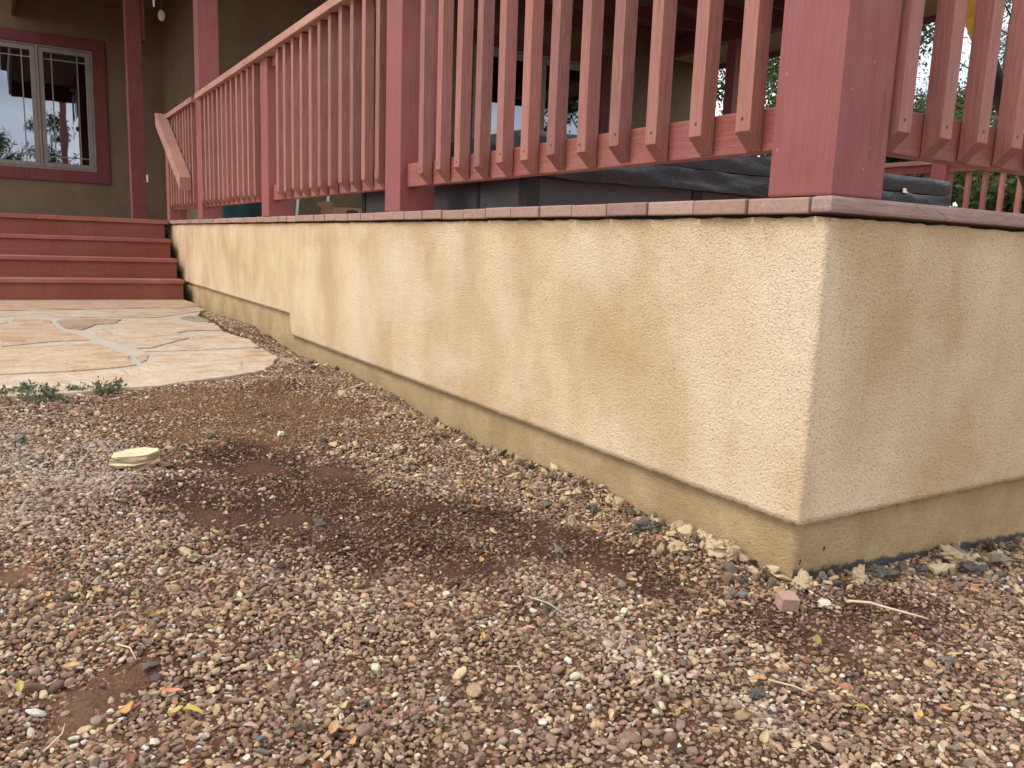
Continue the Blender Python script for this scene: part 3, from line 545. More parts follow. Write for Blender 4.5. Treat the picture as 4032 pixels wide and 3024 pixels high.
# far railing
for k, (xa, xb, lab) in enumerate(((-6.21, -3.69, 'far deck railing left of its post, behind the black spa cover'), (-3.55, 0, 'far deck railing right of its post, in front of the green hedge'))):
    r = empty('railing_section', ((xa + xb) / 2, 6.1, .09)); tag(r, lab, 'railing', 'railing sections of the porch deck')
    boxobj('bottom_rail', (xa, xb, 6.07, 6.108, .02, .10), m_railx, r, .003); boxobj('upper_rail', (xa, xb, 6.07, 6.108, .69, .762), m_railx, r, .003)
    boxobj('handrail_cap', (xa, xb, 6.02, 6.16, .762, .80), m_cap, r, .003)
    x = xb - .09
    while x > xa + .05: place(MA, 'baluster', (x, 6.108, -.055), r); x -= .15
# stair handrail: a short sloping timber fixed to the outside of the last section
hr = bmobj('stair_handrail', prism([(-6.64, .865), (-6.64, .765), (-6.60, .742), (-5.60, .212), (-5.60, .302), (-6.56, .835)], 1, -.088, -.006, .003), m_cap)
tag(hr, 'short sloping red handrail timber at the top of the stairs with a sawn square end', 'handrail')
# ------------------------------------------------------------------ house
h = empty('house', (-9, 2, -.7)); tag(h, 'tan stuccoed house with dark red window trim behind the porch', 'house')
def wallx(name, x, y0, y1, z0, z1, holes=()):
    """wall slab facing +x with rectangular openings"""
    ys = sorted({y0, y1, *[a for q in holes for a in q[:2]]}); zs = sorted({z0, z1, *[a for q in holes for a in q[2:]]}); bm = bmesh.new()
    for ya, yb in zip(ys, ys[1:]):
        za = None
        for a, b_ in zip(zs, zs[1:]):
            cy, cz = (ya + yb) / 2, (a + b_) / 2
            if any(q[0] < cy < q[1] and q[2] < cz < q[3] for q in holes): continue
            box(bm, x - .15, x, ya, yb, a, b_)
    bmesh.ops.remove_doubles(bm, verts=bm.verts, dist=1e-5)
    return bmobj(name, bm, m_house, h)
W1 = (-1.46, -.190, .595, 2.005); W2 = (3.43, 5.247, -.01, 2.13)
wallx('wall', -10.6, -6, .6, -.8, 3.0, [W1]); wallx('wall', -7.7, .6, 6.9, -.8, 3.0, [W2])
boxobj('wall', (-10.74, -7.86, .601, .75, -.8, 3.0), m_house, h, 0)
boxobj('wall', (-10.74, -7.86, 6.74, 6.89, -.8, 3.0), m_house, h, 0)
def window(name, x, W, mull, label, cat, tr=.14, sash=.05, muntin=True, bottom=True):
    y0, y1, z0, z1 = W; r = empty(name, (x, (y0 + y1) / 2, z0)); tag(r, label, cat)
    T = [('trim_board', (x + .001, x + .028, y0 - tr, y1 + tr, z1, z1 + .127)), ('trim_board', (x + .001, x + .027, y0 - tr, y0, z0, z1)), ('trim_board', (x + .001, x + .027, y1, y1 + tr, z0, z1))]
    if bottom: T.append(('trim_board', (x + .001, x + .028, y0 - tr, y1 + tr, z0 - .135, z0)))
    for n_, e in T: boxobj(n_, e, m_darkred, r, .003)
    fr = bmesh.new(); f = .022
    for e in ((x - .06, x + .006, y0 + .001, y1 - .001, z1 - f, z1 - .001), (x - .06, x + .006, y0 + .001, y1 - .001, z0 + .001, z0 + f), (x - .06, x + .006, y0 + .001, y0 + f, z0 + f, z1 - f), (x - .06, x + .006, y1 - f, y1 - .001, z0 + f, z1 - f), (x - .06, x + .006, mull - .014, mull + .014, z0 + f, z1 - f)): box(fr, *e, bev=.002)
    bmobj('window_frame', fr, m_frame, r)
    for a, b_ in ((y0 + f, mull - .014), (mull + .014, y1 - f)):
        bm = bmesh.new(); za, zc = z0 + f + .003, z1 - f - .003; a += .003; b_ -= .003
        for e in ((x - .045, x - .006, a, b_, zc - sash, zc), (x - .045, x - .006, a, b_, za, za + sash), (x - .045, x - .006, a, a + sash, za + sash, zc - sash), (x - .045, x - .006, b_ - sash, b_, za + sash, zc - sash)): box(bm, *e, bev=.003)
        sh = bmobj('sash', bm, m_frame, r)
        g_ = boxobj('pane', (x - .036, x - .031, a + sash - .004, b_ - sash + .004, za + sash - .004, zc - sash + .004), m_glass, None, 0)
        g_.parent = sh; g_.matrix_parent_inverse = (sh.matrix_parent_inverse @ Matrix.Identity(4)); g_.matrix_parent_inverse = Matrix.Identity(4)
        if muntin:
            mb = bmesh.new(); ia, ib, ja, jb = a + sash, b_ - sash, za + sash, zc - sash
            for yy in (ia + .085, ib - .085): box(mb, x - .031, x - .026, yy - .0065, yy + .0065, ja, jb)
            for zz in (ja + .075, jb - .075): box(mb, x - .0305, x - .0255, ia, ib, zz - .0065, zz + .0065)
            mo = bmobj('muntin', mb, m_frame, None); mo.parent = sh; mo.matrix_parent_inverse = Matrix.Identity(4)
    return r
window('casement_window', -10.6, W1, -.772, 'double casement window with red trim and grid bars at the top of the stairs', 'window')
window('glass_door', -7.7, W2, 4.34, 'wide double glass door with dark red trim behind the near balusters', 'glass door', .118, .075, False, False)
so_ = boxobj('wall_socket', (-7.70, -7.685, -.026, -.012, .36, .43), m_white, None, .002); tag(so_, 'small white outlet on the side of the shade-darkened red post by the window', 'outlet')
# dark sheets and floor added behind the windows in place of unlit rooms
for e in ((-10.9, -10.86, -2.2, .5, -.5, 2.6), (-8.1, -8.06, 3.0, 6.0, -.5, 2.6)): boxobj('dark_room_sheet', e, m_dark, h, 0)
boxobj('interior_floor', (-8.05, -7.86, 3.3, 5.4, -.05, -.005), m_dark, h, 0)

# ------------------------------------------------------------------ porch roof
rf = empty('porch_roof', (-7.3, 3, 2.3)); tag(rf, 'dark porch roof with red beams and pale soffit over the left part of the deck', 'roof')
boxobj('ceiling', (-10.55, -3.93, -.93, 6.92, 2.53, 2.57), m_ceiling, rf, 0)
boxobj('roof_slab', (-10.58, -3.95, -.95, 6.94, 2.575, 2.70), m_dark, rf, 0)
boxobj('fascia', (-3.925, -3.885, -.97, 6.97, 2.25, 2.60), m_beam, rf, .003)
boxobj('fascia', (-10.6, -3.93, -1.0, -.96, 2.28, 2.60), m_ceiling, rf, .003)
boxobj('fascia', (-10.6, -3.93, 6.93, 6.97, 2.28, 2.60), m_ceiling, rf, .003)
boxobj('beam', (-7.69, -3.95, .01, .15, 2.306, 2.528), m_beam, rf, .004)
boxobj('beam', (-7.6, -3.95, 6.02, 6.16, 2.306, 2.528), m_beam, rf, .004)
boxobj('soffit', (-7.6, -3.93, 6.17, 6.925, 2.34, 2.36), m_soffit, rf, 0)
for xx in (-7.2, -6.6, -6.0, -5.4, -4.8, -4.2): boxobj('rafter', (xx, xx + .045, .16, 6.01, 2.40, 2.527), m_beam, rf, .002)
s = M('roof_shingle', .95); s.col((.09, .07, .06)); 
rg = bmobj('shingles', prism([(-11.8, 2.71), (-3.8, 2.71), (-3.8, 2.74), (-7.8, 3.5), (-11.8, 3.5)], 1, -1.1, 7.05), s.m, rf)
he = boxobj('house_eave', (-10.6, -9.9, -6, -1.01, 2.8, 2.95), m_ceiling, h, .003)

# ------------------------------------------------------------------ hot tub
tub = empty('hot_tub', (-2.1, 1.4, 0)); tag(tub, 'grey panelled hot tub under a black quilted vinyl cover on the deck', 'hot tub')
TX0, TX1, TY0, TY1 = -2.84, -1.385, .262, 2.50
boxobj('cabinet', (TX0, TX1, TY0, TY1, .001, .15), m_panel, tub, .004)
boxobj('base_strip', (TX0 + .01, TX1 + .008, TY0 - .008, TY1, .002, .014), m_panel, tub, .002)
for e in ((TX0 - .006, TX0 + .035, TY0 - .006, TY0 + .03, .015, .16), (-2.0 + .28, -1.70, TY0 - .004, TY0 + .01, .015, .16), (TX1 - .045, TX1 + .006, TY0 - .006, TY0 + .045, .015, .16), (TX1 - .01, TX1 + .005, .98, 1.03, .015, .16), (TX1 - .01, TX1 + .005, 1.72, 1.77, .015, .16)): boxobj('corner_strip', e, m_dark, tub, .004)
def quilt(name, x0, x1, y0, y1, z0, z1, mat, amp, bulge=0.0, nxs=50):
    bm = box(bmesh.new(), x0, x1, y0, y1, z0, z1)
    bmesh.ops.subdivide_edges(bm, edges=[e for e in bm.edges if abs(e.verts[0].co.z - e.verts[1].co.z) < 1e-6], cuts=nxs, use_grid_fill=True)
    bmesh.ops.subdivide_edges(bm, edges=[e for e in bm.edges if abs(e.verts[0].co.z - e.verts[1].co.z) > 1e-3], cuts=5, use_grid_fill=True)
    cx, cy, cz = (x0 + x1) / 2, (y0 + y1) / 2, (z0 + z1) / 2
    for v in bm.verts:
        p = v.co.copy(); t = 1 - abs((p.z - cz) / (z1 - z0) * 2) ** 2
        n_ = mnoise.noise(Vector((p.x * 9 + p.z * 14, p.y * 9 + p.z * 14, p.z * 22))) * amp + mnoise.noise(Vector((p.x * 30, p.y * 30, p.z * 40))) * amp * .35
        v.co.x += math.copysign(1, p.x - cx) * (n_ + bulge * t) * (abs(p.x - cx) > (x1 - x0) / 2 - .01); v.co.y += math.copysign(1, p.y - cy) * (n_ + bulge * t) * (abs(p.y - cy) > (y1 - y0) / 2 - .01)
        v.co.z += .5 * n_
    bm2 = bmobj(name, bm, mat, tub, smooth=True); md = bm2.modifiers.new('edge', 'EDGE_SPLIT'); md.split_angle = .9; return bm2
quilt('cover_panel', TX0 - .02, TX1 + .035, TY0 - .03, TY1 + .03, .194, .262, m_vinyl, .006, .006)
quilt('cover_skirt', TX0 - .028, TX1 + .04, TY0 - .036, TY1 + .038, .118, .190, m_vinyl, .011, .004)
bm = bmesh.new(); tube(bm, [(TX1 + .045, 1.38, .228), (TX1 + .062, 1.39, .222), (TX1 + .066, 1.45, .221), (TX1 + .062, 1.51, .222), (TX1 + .045, 1.52, .228)], .006, 8); bmobj('handle', bm, m_dark, tub, True)
boxobj('buckle', (TX1 + .044, TX1 + .052, 2.17, 2.188, .186, .206), m_white, tub, .002); boxobj('buckle', (TX1 + .044, TX1 + .053, 2.188, 2.20, .186, .193), m_white, tub, .002)
# folding seam of the cover, raised ridge
boxobj('cover_hinge', (TX0 - .01, TX1 + .02, 1.36, 1.42, .262, .274), m_vinyl, tub, .006)

# ------------------------------------------------------------------ porch clutter
bx = empty('cardboard_box', (-6.2, 1.35, 0)); tag(bx, 'open brown cardboard box on the deck seen under the railing', 'box')
boxobj('carton', (-6.42, -6.10, 1.24, 1.54, 0, .17), m_card, bx, .002)
bmobj('flap', prism([(-6.42, .17), (-6.10, .17), (-6.02, .20), (-6.34, .225)], 1, 1.235, 1.239), m_card, bx); bmobj('flap', prism([(1.24, .17), (1.20, .21), (1.34, .235), (1.30, .17)], 0, -6.43, -6.426), m_card, bx)
bmobj('handle_hole', prism([(1.36, .12), (1.37, .145), (1.42, .155), (1.47, .145), (1.48, .12)], 0, -6.101, -6.098), m_dark, bx)
ld = empty('step_ladder', (-6.6, 1.2, 0)); tag(ld, 'aluminium step ladder legs standing behind the cardboard box', 'ladder')
for (a, b_) in (((-6.55, 1.05), (-6.55, 1.13)), ((-6.55, 1.33), (-6.55, 1.40))):
    bm = bmesh.new(); tube(bm, [(a[0], a[1], 0), (b_[0], b_[1], .95)], .017, 4); bmobj('leg', bm, m_alu, ld)
for z_ in (.3, .55, .8): boxobj('step', (-6.60, -6.50, 1.08 + z_ * .05, 1.35 + z_ * .05, z_, z_ + .02), m_alu, ld, .002)
bm = bmesh.new(); bmesh.ops.create_cone(bm, segments=28, radius1=.13, radius2=.18, depth=.26, cap_ends=True)
for v in bm.verts: v.co += Vector((-6.9, .60, .13))
tb = bmobj('plastic_tub', bm, m_teal, None, False); tag(tb, 'dark teal plastic tub on the deck beside the tall roof post', 'tub')
ct = empty('storage_crate', (-7.1, .5, 0)); tag(ct, 'dark blue storage crate behind the teal plastic tub', 'crate'); boxobj('crate_body', (-7.4, -7.15, .46, .98, 0, .24), m_crate, ct, .01); boxobj('lid', (-7.42, -7.13, .44, 1.0, .241, .26), m_crate, ct, .006)
# wind chime hanging from the roof beam
wc = empty('wind_chime', (-6.25, -.1, 1.6)); tag(wc, 'white wind chime with a wooden oval sail hanging under the porch roof', 'wind chime')
for k, (dx, dy, zb_) in enumerate(((0, 0, 1.60), (.02, .022, 1.655), (-.02, .045, 1.70), (.0, .065, 1.72), (.03, .01, 1.68))):
    bm = bmesh.new(); tube(bm, [(-6.25 + dx, -.125 + dy, zb_), (-6.25 + dx, -.125 + dy, zb_ + .42)], .007, 8); bmobj('chime_tube', bm, m_white, wc, True)
bm = bmesh.new(); bmesh.ops.create_uvsphere(bm, u_segments=14, v_segments=10, radius=1)
for v in bm.verts: v.co = Vector((-6.25 + v.co.x * .006, -.072 + v.co.y * .026, 1.545 + v.co.z * .042))
bmobj('sail', bm, m_shell, wc, True)
bm = bmesh.new(); tube(bm, [(-6.25, -.072, 1.58), (-6.25, -.072, 2.2)], .0015, 5); bmobj('cord', bm, m_dark, wc)
bm = bmesh.new(); bmesh.ops.create_cone(bm, segments=18, radius1=.06, radius2=.06, depth=.015, cap_ends=True)
for v in bm.verts: v.co += Vector((-6.25, -.09, 2.17))
bmobj('top_plate', bm, m_shell, wc); bm = bmesh.new(); tube(bm, [(-6.25, -.09, 2.17), (-7.6, -.09, 2.32)], .002, 5); bmobj('hanging_wire', bm, m_dark, wc)
# leaning black pole with a yellow sleeve behind the short side railing
pl = empty('leaning_pole', (-.3, 1.2, .1)); tag(pl, 'leaning black padded pole with a yellow sleeve behind the right-hand balusters', 'pole')
a0 = Vector((-.3, .853, .471)); a1 = Vector((-.3, 1.165, .141)); d_ = (a1 - a0).normalized()
bm = bmesh.new(); tube(bm, [a0 + d_ * .03, a0 + d_ * .2, a0 + d_ * .45, a1 + d_ * .12], [.0165, .021, .021, .021], 14); bmobj('black_padding', bm, m_dark, pl, True)
bm = bmesh.new(); tube(bm, [a0 - d_ * .45, a0 - d_ * .2, a0 - d_ * .03, a0 + d_ * .035, a0 + d_ * .075], [.020, .023, .025, .024, .014], 14); bmobj('yellow_sleeve', bm, m_yellow, pl, True)

# ------------------------------------------------------------------ vegetation
def leafmat(name, a, b_, rough=.6):
    s = M(name, rough, spec=.3); r = s.attr('lc'); s.col(s.ramp(r, [(0, a), (.55, tuple((x + y) / 2 for x, y in zip(a, b_))), (1, b_)]))
    tr = s.n('ShaderNodeBsdfTranslucent'); s.l(s.b.inputs['Base Color'].links[0].from_socket, tr.inputs['Color'])
    mx_ = s.n('ShaderNodeMixShader'); mx_.inputs[0].default_value = .3; o_ = s.t.nodes['Material Output']
    s.l(s.b.outputs[0], mx_.inputs[1]); s.l(tr.outputs[0], mx_.inputs[2]); s.l(mx_.outputs[0], o_.inputs['Surface']); return s.m
m_leafd = leafmat('foliage_dark', (.018, .035, .012), (.07, .10, .035)); m_leafl = leafmat('foliage_light', (.045, .075, .022), (.16, .19, .065)); m_leafhaze = leafmat('foliage_hazed', (.05, .07, .05), (.17, .20, .15))  # the grey-green one is paled to imitate haze and backlight
s = M('bark', .9); n = s.noise(s.vec((1, 1, .2)), 40, 5, .6); s.col(s.mix(n, (.035, .028, .022), (.12, .10, .08))); s.bump(n, .6, .01); m_bark = s.m
def leafcloud(name, centres, n, size, asp, mat, parent, droop=0.0, rs=None):
    """many small folded leaf faces round clump centres (x,y,z,r)"""
    rs = rs or RS; C_ = np.array(centres); wts = C_[:, 3] ** 2; idx = rs.choice(len(C_), n, p=wts / wts.sum())
    u = rs.normal(size=(n, 3)); u /= np.linalg.norm(u, axis=1)[:, None]; rr = rs.rand(n) ** .55
    p = C_[idx, :3] + u * (rr * C_[idx, 3])[:, None] * np.array([1, 1, .8])
    a = rs.normal(size=(n, 3)); a[:, 2] -= droop; a /= np.linalg.norm(a, axis=1)[:, None]
    b_ = np.cross(a, rs.normal(size=(n, 3))); b_ /= np.linalg.norm(b_, axis=1)[:, None]
    L = size * (.6 + .8 * rs.rand(n)); a *= L[:, None]; b_ *= (L * asp)[:, None]
    v = np.stack([p, p + a * .5 + b_ * .5, p + a, p + a * .5 - b_ * .5], 1).reshape(-1, 3)
    me = bpy.data.meshes.new(name); me.vertices.add(len(v)); me.vertices.foreach_set('co', v.ravel())
    me.loops.add(4 * n); me.loops.foreach_set('vertex_index', np.arange(4 * n)); me.polygons.add(n); me.polygons.foreach_set('loop_start', np.arange(n) * 4); me.polygons.foreach_set('loop_total', np.full(n, 4))
    me.update(calc_edges=True); me.validate(); at = me.attributes.new('lc', 'FLOAT', 'POINT')
    cl = rs.rand(len(C_)); val = np.clip(.6 * cl[idx] + .4 * rs.rand(n), 0, 1); at.data.foreach_set('value', np.repeat(val, 4)); me.materials.append(mat)
    return link(bpy.data.objects.new(name, me), parent)
def tree(name, x, y, z0, h_, r_, label, mat, n=5000, size=.12, asp=.45, trunk=.09, lean=(0, 0), spread=1.0, low=.35, droop=.2, limbs=11, cr=.28, sd=0, group=None, cat='tree'):
    rr = random.Random(sd); e = empty(name, (x, y, z0)); tag(e, label, cat, group); bm = bmesh.new(); tips = []
    top = Vector((x + lean[0], y + lean[1], z0 + h_ * .92))
    tp = [Vector((x, y, z0 - .1)).lerp(top, t) + Vector((rr.uniform(-1, 1), rr.uniform(-1, 1), 0)) * .05 * h_ * .3 * (0 < t < 1) for t in (0, .25, .5, .75, 1)]
    tube(bm, tp, [trunk, trunk * .85, trunk * .6, trunk * .38, trunk * .12], 9)
    for k in range(limbs):
        t = low + (1 - low) * (k + rr.random()) / limbs; i_ = min(3, int(t * 4)); b0_ = tp[i_].lerp(tp[i_ + 1], t * 4 - i_); a = rr.uniform(0, 2 * PI); L = r_ * spread * rr.uniform(.6, 1.05) * (1.15 - .6 * t)
        e1 = b0_ + Vector((math.cos(a) * L * .5, math.sin(a) * L * .5, L * .33)); e2 = b0_ + Vector((math.cos(a) * L, math.sin(a) * L, L * rr.uniform(.35, .75)))
        tube(bm, [b0_, e1, e2], [trunk * .35 * (1.1 - .6 * t), trunk * .2, trunk * .06], 6); tips += [(e1, cr * .8), (e2, cr), (e1.lerp(e2, .5), cr * .9)]
        for q in range(3):
            s0 = e1.lerp(e2, rr.random()); s1 = s0 + Vector((rr.uniform(-1, 1), rr.uniform(-1, 1), rr.uniform(-.1, .9))) * L * .4; tube(bm, [s0, s1], [trunk * .09, trunk * .03], 5); tips.append((s1, cr * .7))
    tips.append((top, cr)); bmobj('trunk', bm, m_bark, e, True)
    leafcloud('crown', [(c.x, c.y, c.z, q * rr.uniform(.6, 1.25)) for c, q in tips], n, size, asp, mat, e, droop, np.random.RandomState(sd + 5)); return e
# thick greenery beyond the far railing
def bush(x, y, z0, rx, h_, label, mat, n, sd, size=.085, cat='shrub', group='shrubs beyond the far deck railing'):
    rr = random.Random(sd); e = empty('shrub', (x, y, z0)); tag(e, label, cat, group); bm = bmesh.new(); cs = []
    for k in range(30):
        a = rr.uniform(0, 2 * PI); q = rx * rr.uniform(.2, 1); zz = z0 + h_ * rr.uniform(.2, .95); c = Vector((x + math.cos(a) * q, y + math.sin(a) * q * .7, zz)); cs.append((*c, rx * rr.uniform(.22, .42)))
        tube(bm, [(x + rr.uniform(-.05, .05), y, z0 - .05), tuple(c)], [.015, .005], 5)
    bmobj('stem', bm, m_bark, e); leafcloud('foliage', cs, n, size, .5, mat, e, .1, np.random.RandomState(sd)); return e
bl = ['dark green shrub behind the left end of the far railing', 'leafy green shrub behind the far railing post', 'bright green shrub seen through the far railing, right of its post', 'dense green shrub at the right edge behind the far railing', 'broad dark shrub filling the gap under the right-hand rail']
for k, (bx_, by_, rx, hh, mt) in enumerate(((-6.3, 8.6, .9, 2.5, m_leafd), (-4.9, 8.9, .9, 1.9, m_leafl), (-3.6, 8.4, .9, 2.0, m_leafl), (-2.3, 8.4, .95, 2.25, m_leafd), (-.9, 8.6, 1.0, 2.6, m_leafl))): bush(bx_, by_, -.7, rx, hh, bl[k], mt, 13000, 40 + k, .075)
G_ = 'trees beyond the far side of the deck'
tree('tree', -9.6, 12.5, -.2, 5.0, 2.4, 'dense green tree between the last balusters and the corner post', m_leafl, 30000, .085, .5, .12, sd=3, cr=.7, limbs=20, low=.2, group=G_)
tree('tree', -12.0, 13.2, -.2, 5.0, 2.2, 'dark green tree at the left end of the open gap under the eave', m_leafd, 16000, .09, .45, .11, sd=8, cr=.6, limbs=16, low=.2, group=G_)
tree('tree', -7.9, 13.6, -.1, 4.8, 1.7, 'thin leafy tree against the pale sky just right of the corner post', m_leafhaze, 5200, .05, .4, .05, sd=12, cr=.5, limbs=14, low=.25, group=G_)
tree('tree', -7.0, 12.4, -.2, 5.6, 1.5, 'slender haze-greyed tree with leaning trunk near the yellow sleeve', m_leafhaze, 5200, .05, .4, .06, lean=(.35, 0), sd=17, cr=.5, limbs=14, low=.25, group=G_)
tree('tree', -5.75, 11.4, -.2, 5.8, 1.4, 'bare looking dark trunked tree at the right edge of the picture', m_leafhaze, 2600, .05, .4, .085, lean=(.5, 0), sd=23, cr=.4, limbs=16, low=.2, group=G_)
tree('tree', -11.5, 19, .2, 3.4, 1.8, 'distant green tree behind the thin tree', m_leafd, 8000, .16, .5, .12, sd=31, cr=.55, limbs=14, low=.2, group=G_)
tree('tree', 1.8, 15.5, .1, 4.5, 2.1, 'distant green tree beyond the right edge', m_leafd, 7000, .16, .5, .12, sd=33, cr=.5, limbs=14, low=.2, group=G_)
# trees on the viewer's side, seen only as reflections in the window
G2 = 'garden trees reflected in the house windows'
tree('fruit_tree', 5.2, .05, -.85, 3.9, 1.15, 'fruit tree with long drooping leaves reflected in the casement window', m_leafd, 1500, .17, .2, .05, sd=51, cr=.34, limbs=12, low=.3, droop=1.2, group=G2)
tree('fruit_tree', 5.6, -1.35, -.85, 3.2, 1.0, 'bushy green fruit tree reflected in the left casement', m_leafl, 4200, .14, .25, .06, sd=53, cr=.4, limbs=12, low=.15, droop=.9, group=G2)
tree('tree', 9.5, 17.5, -.9, 8.0, 2.2, 'tall tree reflected in the glass door', m_leafd, 5000, .2, .4, .12, sd=57, cr=.6, limbs=14, low=.3, group=G2)

# weeds at the patio edge and between the pebbles
m_weed = leafmat('weed_leaf', (.075, .10, .055), (.20, .23, .14))
def weed(cx, cy, rx, ry, n, label, hgt=.03, size=.011, sd=0):
    rr = random.Random(sd); z = float(gz(cx, cy)); e = empty('weed', (cx, cy, z)); tag(e, label, 'weed', 'weeds in the gravel')
    bm = bmesh.new(); cs = []
    for k in range(n):
        a = rr.uniform(0, 2 * PI); q = rr.random() ** .5; x_ = cx + math.cos(a) * rx * q; y_ = cy + math.sin(a) * ry * q; zg = float(gz(x_, y_))
        p = [Vector((x_, y_, zg))]; d2 = Vector((rr.uniform(-1, 1), rr.uniform(-1, 1), 1.2)).normalized()
        for t in (.5, 1): p.append(p[0] + d2 * hgt * t * rr.uniform(.6, 1.1))
        tube(bm, p, [.0008, .0006, .0004], 4)
        for c in p[1:]: cs.append((c.x, c.y, c.z, size * .8))
    bmobj('stem', bm, m_weed, e); leafcloud('leaves', cs, n * 7, size, .5, m_weed, e, -.3, np.random.RandomState(sd + 1))
weed(-1.98, -1.16, .07, .085, 55, 'larger green weed clump at the left patio edge', .04, .015, 1)
weed(-1.90, -1.12, .05, .06, 26, 'low weed sprouts in front of the left clump', .02, .011, 2)
weed(-2.0, -1.02, .03, .04, 18, 'small sparse weed tuft in the middle of the patio edge', .025, .011, 3)
weed(-1.98, -.94, .05, .055, 38, 'right-hand green weed clump at the patio edge', .045, .013, 4)
weed(-.155, -.445, .025, .018, 9, 'tiny green sprout beside the thin pale stalk', .012, .007, 5)
weed(.03, -.93, .02, .02, 5, 'tiny grey-green sprout at the bottom centre', .01, .006, 6)
# ------------------------------------------------------------------ gravel (uncountable: one object, instanced pebbles)
def rockmesh(name, seed, kind, sub=2, rough=.26):
    rr = random.Random(seed); bm = bmesh.new()
    if kind == 'pebble':
        bmesh.ops.create_icosphere(bm, subdivisions=sub, radius=.5); sx, sy, sz = 1, rr.uniform(.62, .9), rr.uniform(.38, .6); o = Vector((seed * 3.1, 1.7, 5.2))
        for v in bm.verts:
            d = 1 + rough * 1.3 * mnoise.noise(v.co * 2.2 + o) + rough * .5 * mnoise.noise(v.co * 5 + o); v.co = Vector((v.co.x * sx, v.co.y * sy, v.co.z * sz)) * d
    elif kind == 'angular':
        rr2 = (rr.uniform(.55, .9), rr.uniform(.34, .62)); pts = [Vector((rr.gauss(0, 1), rr.gauss(0, 1), rr.gauss(0, 1))).normalized() * rr.uniform(.8, 1.05) for _ in range(13)]
        vs = [bm.verts.new((p.x * .5, p.y * .5 * rr2[0], p.z * .5 * rr2[1])) for p in pts]; r_ = bmesh.ops.convex_hull(bm, input=vs)
        bmesh.ops.delete(bm, geom=[v for v in bm.verts if not v.link_faces], context='VERTS')
        bmesh.ops.bevel(bm, geom=list(bm.edges), offset=.035, segments=2 if sub > 1 else 1, affect='EDGES', profile=.5)
    elif kind == 'shard':
        pts = [Vector((rr.gauss(0, 1), rr.gauss(0, 1), rr.gauss(0, 1))).normalized() * rr.uniform(.7, 1.1) for _ in range(12)]
        vs = [bm.verts.new((p.x * .55, p.y * .55 * .7, p.z * .55 * .5)) for p in pts]; bmesh.ops.convex_hull(bm, input=vs)
        bmesh.ops.delete(bm, geom=[v for v in bm.verts if not v.link_faces], context='VERTS'); bmesh.ops.subdivide_edges(bm, edges=list(bm.edges), cuts=5, use_grid_fill=True); o = Vector((seed * 1.3, 2.1, .4))
        for v in bm.verts: v.co *= 1 + .16 * mnoise.noise(v.co * 5 + o) + .12 * mnoise.noise(v.co * 12 + o) + .08 * mnoise.noise(v.co * 26 + o)
    else:   # knobbly
        bmesh.ops.create_icosphere(bm, subdivisions=sub, radius=.5); o = Vector((seed * 2.3, 8.1, 1.4))
        for v in bm.verts:
            n_ = v.co.normalized(); d = 1 + .6 * mnoise.noise(n_ * 1.6 + o) + .5 * mnoise.noise(n_ * 3.9 + o) + .26 * mnoise.noise(n_ * 9 + o); v.co = Vector((v.co.x, v.co.y * .8, v.co.z * .62)) * d
    bmesh.ops.recalc_face_normals(bm, faces=bm.faces)
    me = bpy.data.meshes.new(name); bm.to_mesh(me); bm.free()
    me.polygons.foreach_set('use_smooth', [kind != 'angular'] * len(me.polygons)); return me
def stonemat(name, inst=True, pit=.3):
    s = M(name, .85, spec=.3); V = s.vec()
    c = s.attr('pcol', 'INSTANCER' if inst else 'OBJECT', 'Color')
    n = s.noise(V, 3.0 if inst else 90, 5, .65); n2 = s.noise(V, 12 if inst else 340, 3, .6)
    cc = s.mix(s.ramp(n, [(.3, 0.), (.7, 1.)]), s.mix(1.0, c, (.72, .70, .68), 'MULTIPLY'), s.mix(1.0, c, (1.18, 1.17, 1.15), 'MULTIPLY'))
    s.col(s.mix(s.ramp(n2, [(.3, .35), (.42, 0.)]), cc, s.mix(1.0, c, (.5, .42, .38), 'MULTIPLY')))
    s.bump(n2, pit, .05 if inst else .0015); return s.m
m_stone = stonemat('pebble_stone', True, .55)
vc = bpy.data.collections.new('pebble_shapes')
kinds = [('pebble', 2)] * 5 + [('angular', 2)] * 8 + [('knob', 2)] * 3
for i, (k_, sb) in enumerate(kinds):
    me = rockmesh('pebble_shape', 100 + i, k_, sb); me.materials.append(m_stone); o = bpy.data.objects.new('pebble_shape%02d' % i, me); vc.objects.link(o)
vf = bpy.data.collections.new('grit_shapes')
for i in range(5):
    me = rockmesh('grit_shape', 200 + i, 'angular' if i % 2 else 'knob', 1); me.materials.append(m_stone); o = bpy.data.objects.new('grit_shape%02d' % i, me); vf.objects.link(o)
def scatter_group(coll):
    ng = bpy.data.node_groups.new('scatter', 'GeometryNodeTree')
    ng.interface.new_socket('Geometry', in_out='INPUT', socket_type='NodeSocketGeometry'); ng.interface.new_socket('Geometry', in_out='OUTPUT', socket_type='NodeSocketGeometry')
    N = ng.nodes.new; gi = N('NodeGroupInput'); go = N('NodeGroupOutput'); ip = N('GeometryNodeInstanceOnPoints'); ci = N('GeometryNodeCollectionInfo')
    ci.inputs['Collection'].default_value = coll; ci.inputs['Separate Children'].default_value = True; ci.inputs['Reset Children'].default_value = True
    def na(n, ty):
        x = N('GeometryNodeInputNamedAttribute'); x.data_type = ty; x.inputs['Name'].default_value = n; return x.outputs['Attribute']
    L = ng.links.new; L(gi.outputs[0], ip.inputs['Points']); L(ci.outputs[0], ip.inputs['Instance']); ip.inputs['Pick Instance'].default_value = True
    L(na('vi', 'INT'), ip.inputs['Instance Index']); L(na('rot', 'FLOAT_VECTOR'), ip.inputs['Rotation']); L(na('scl', 'FLOAT_VECTOR'), ip.inputs['Scale']); L(ip.outputs[0], go.inputs[0]); return ng
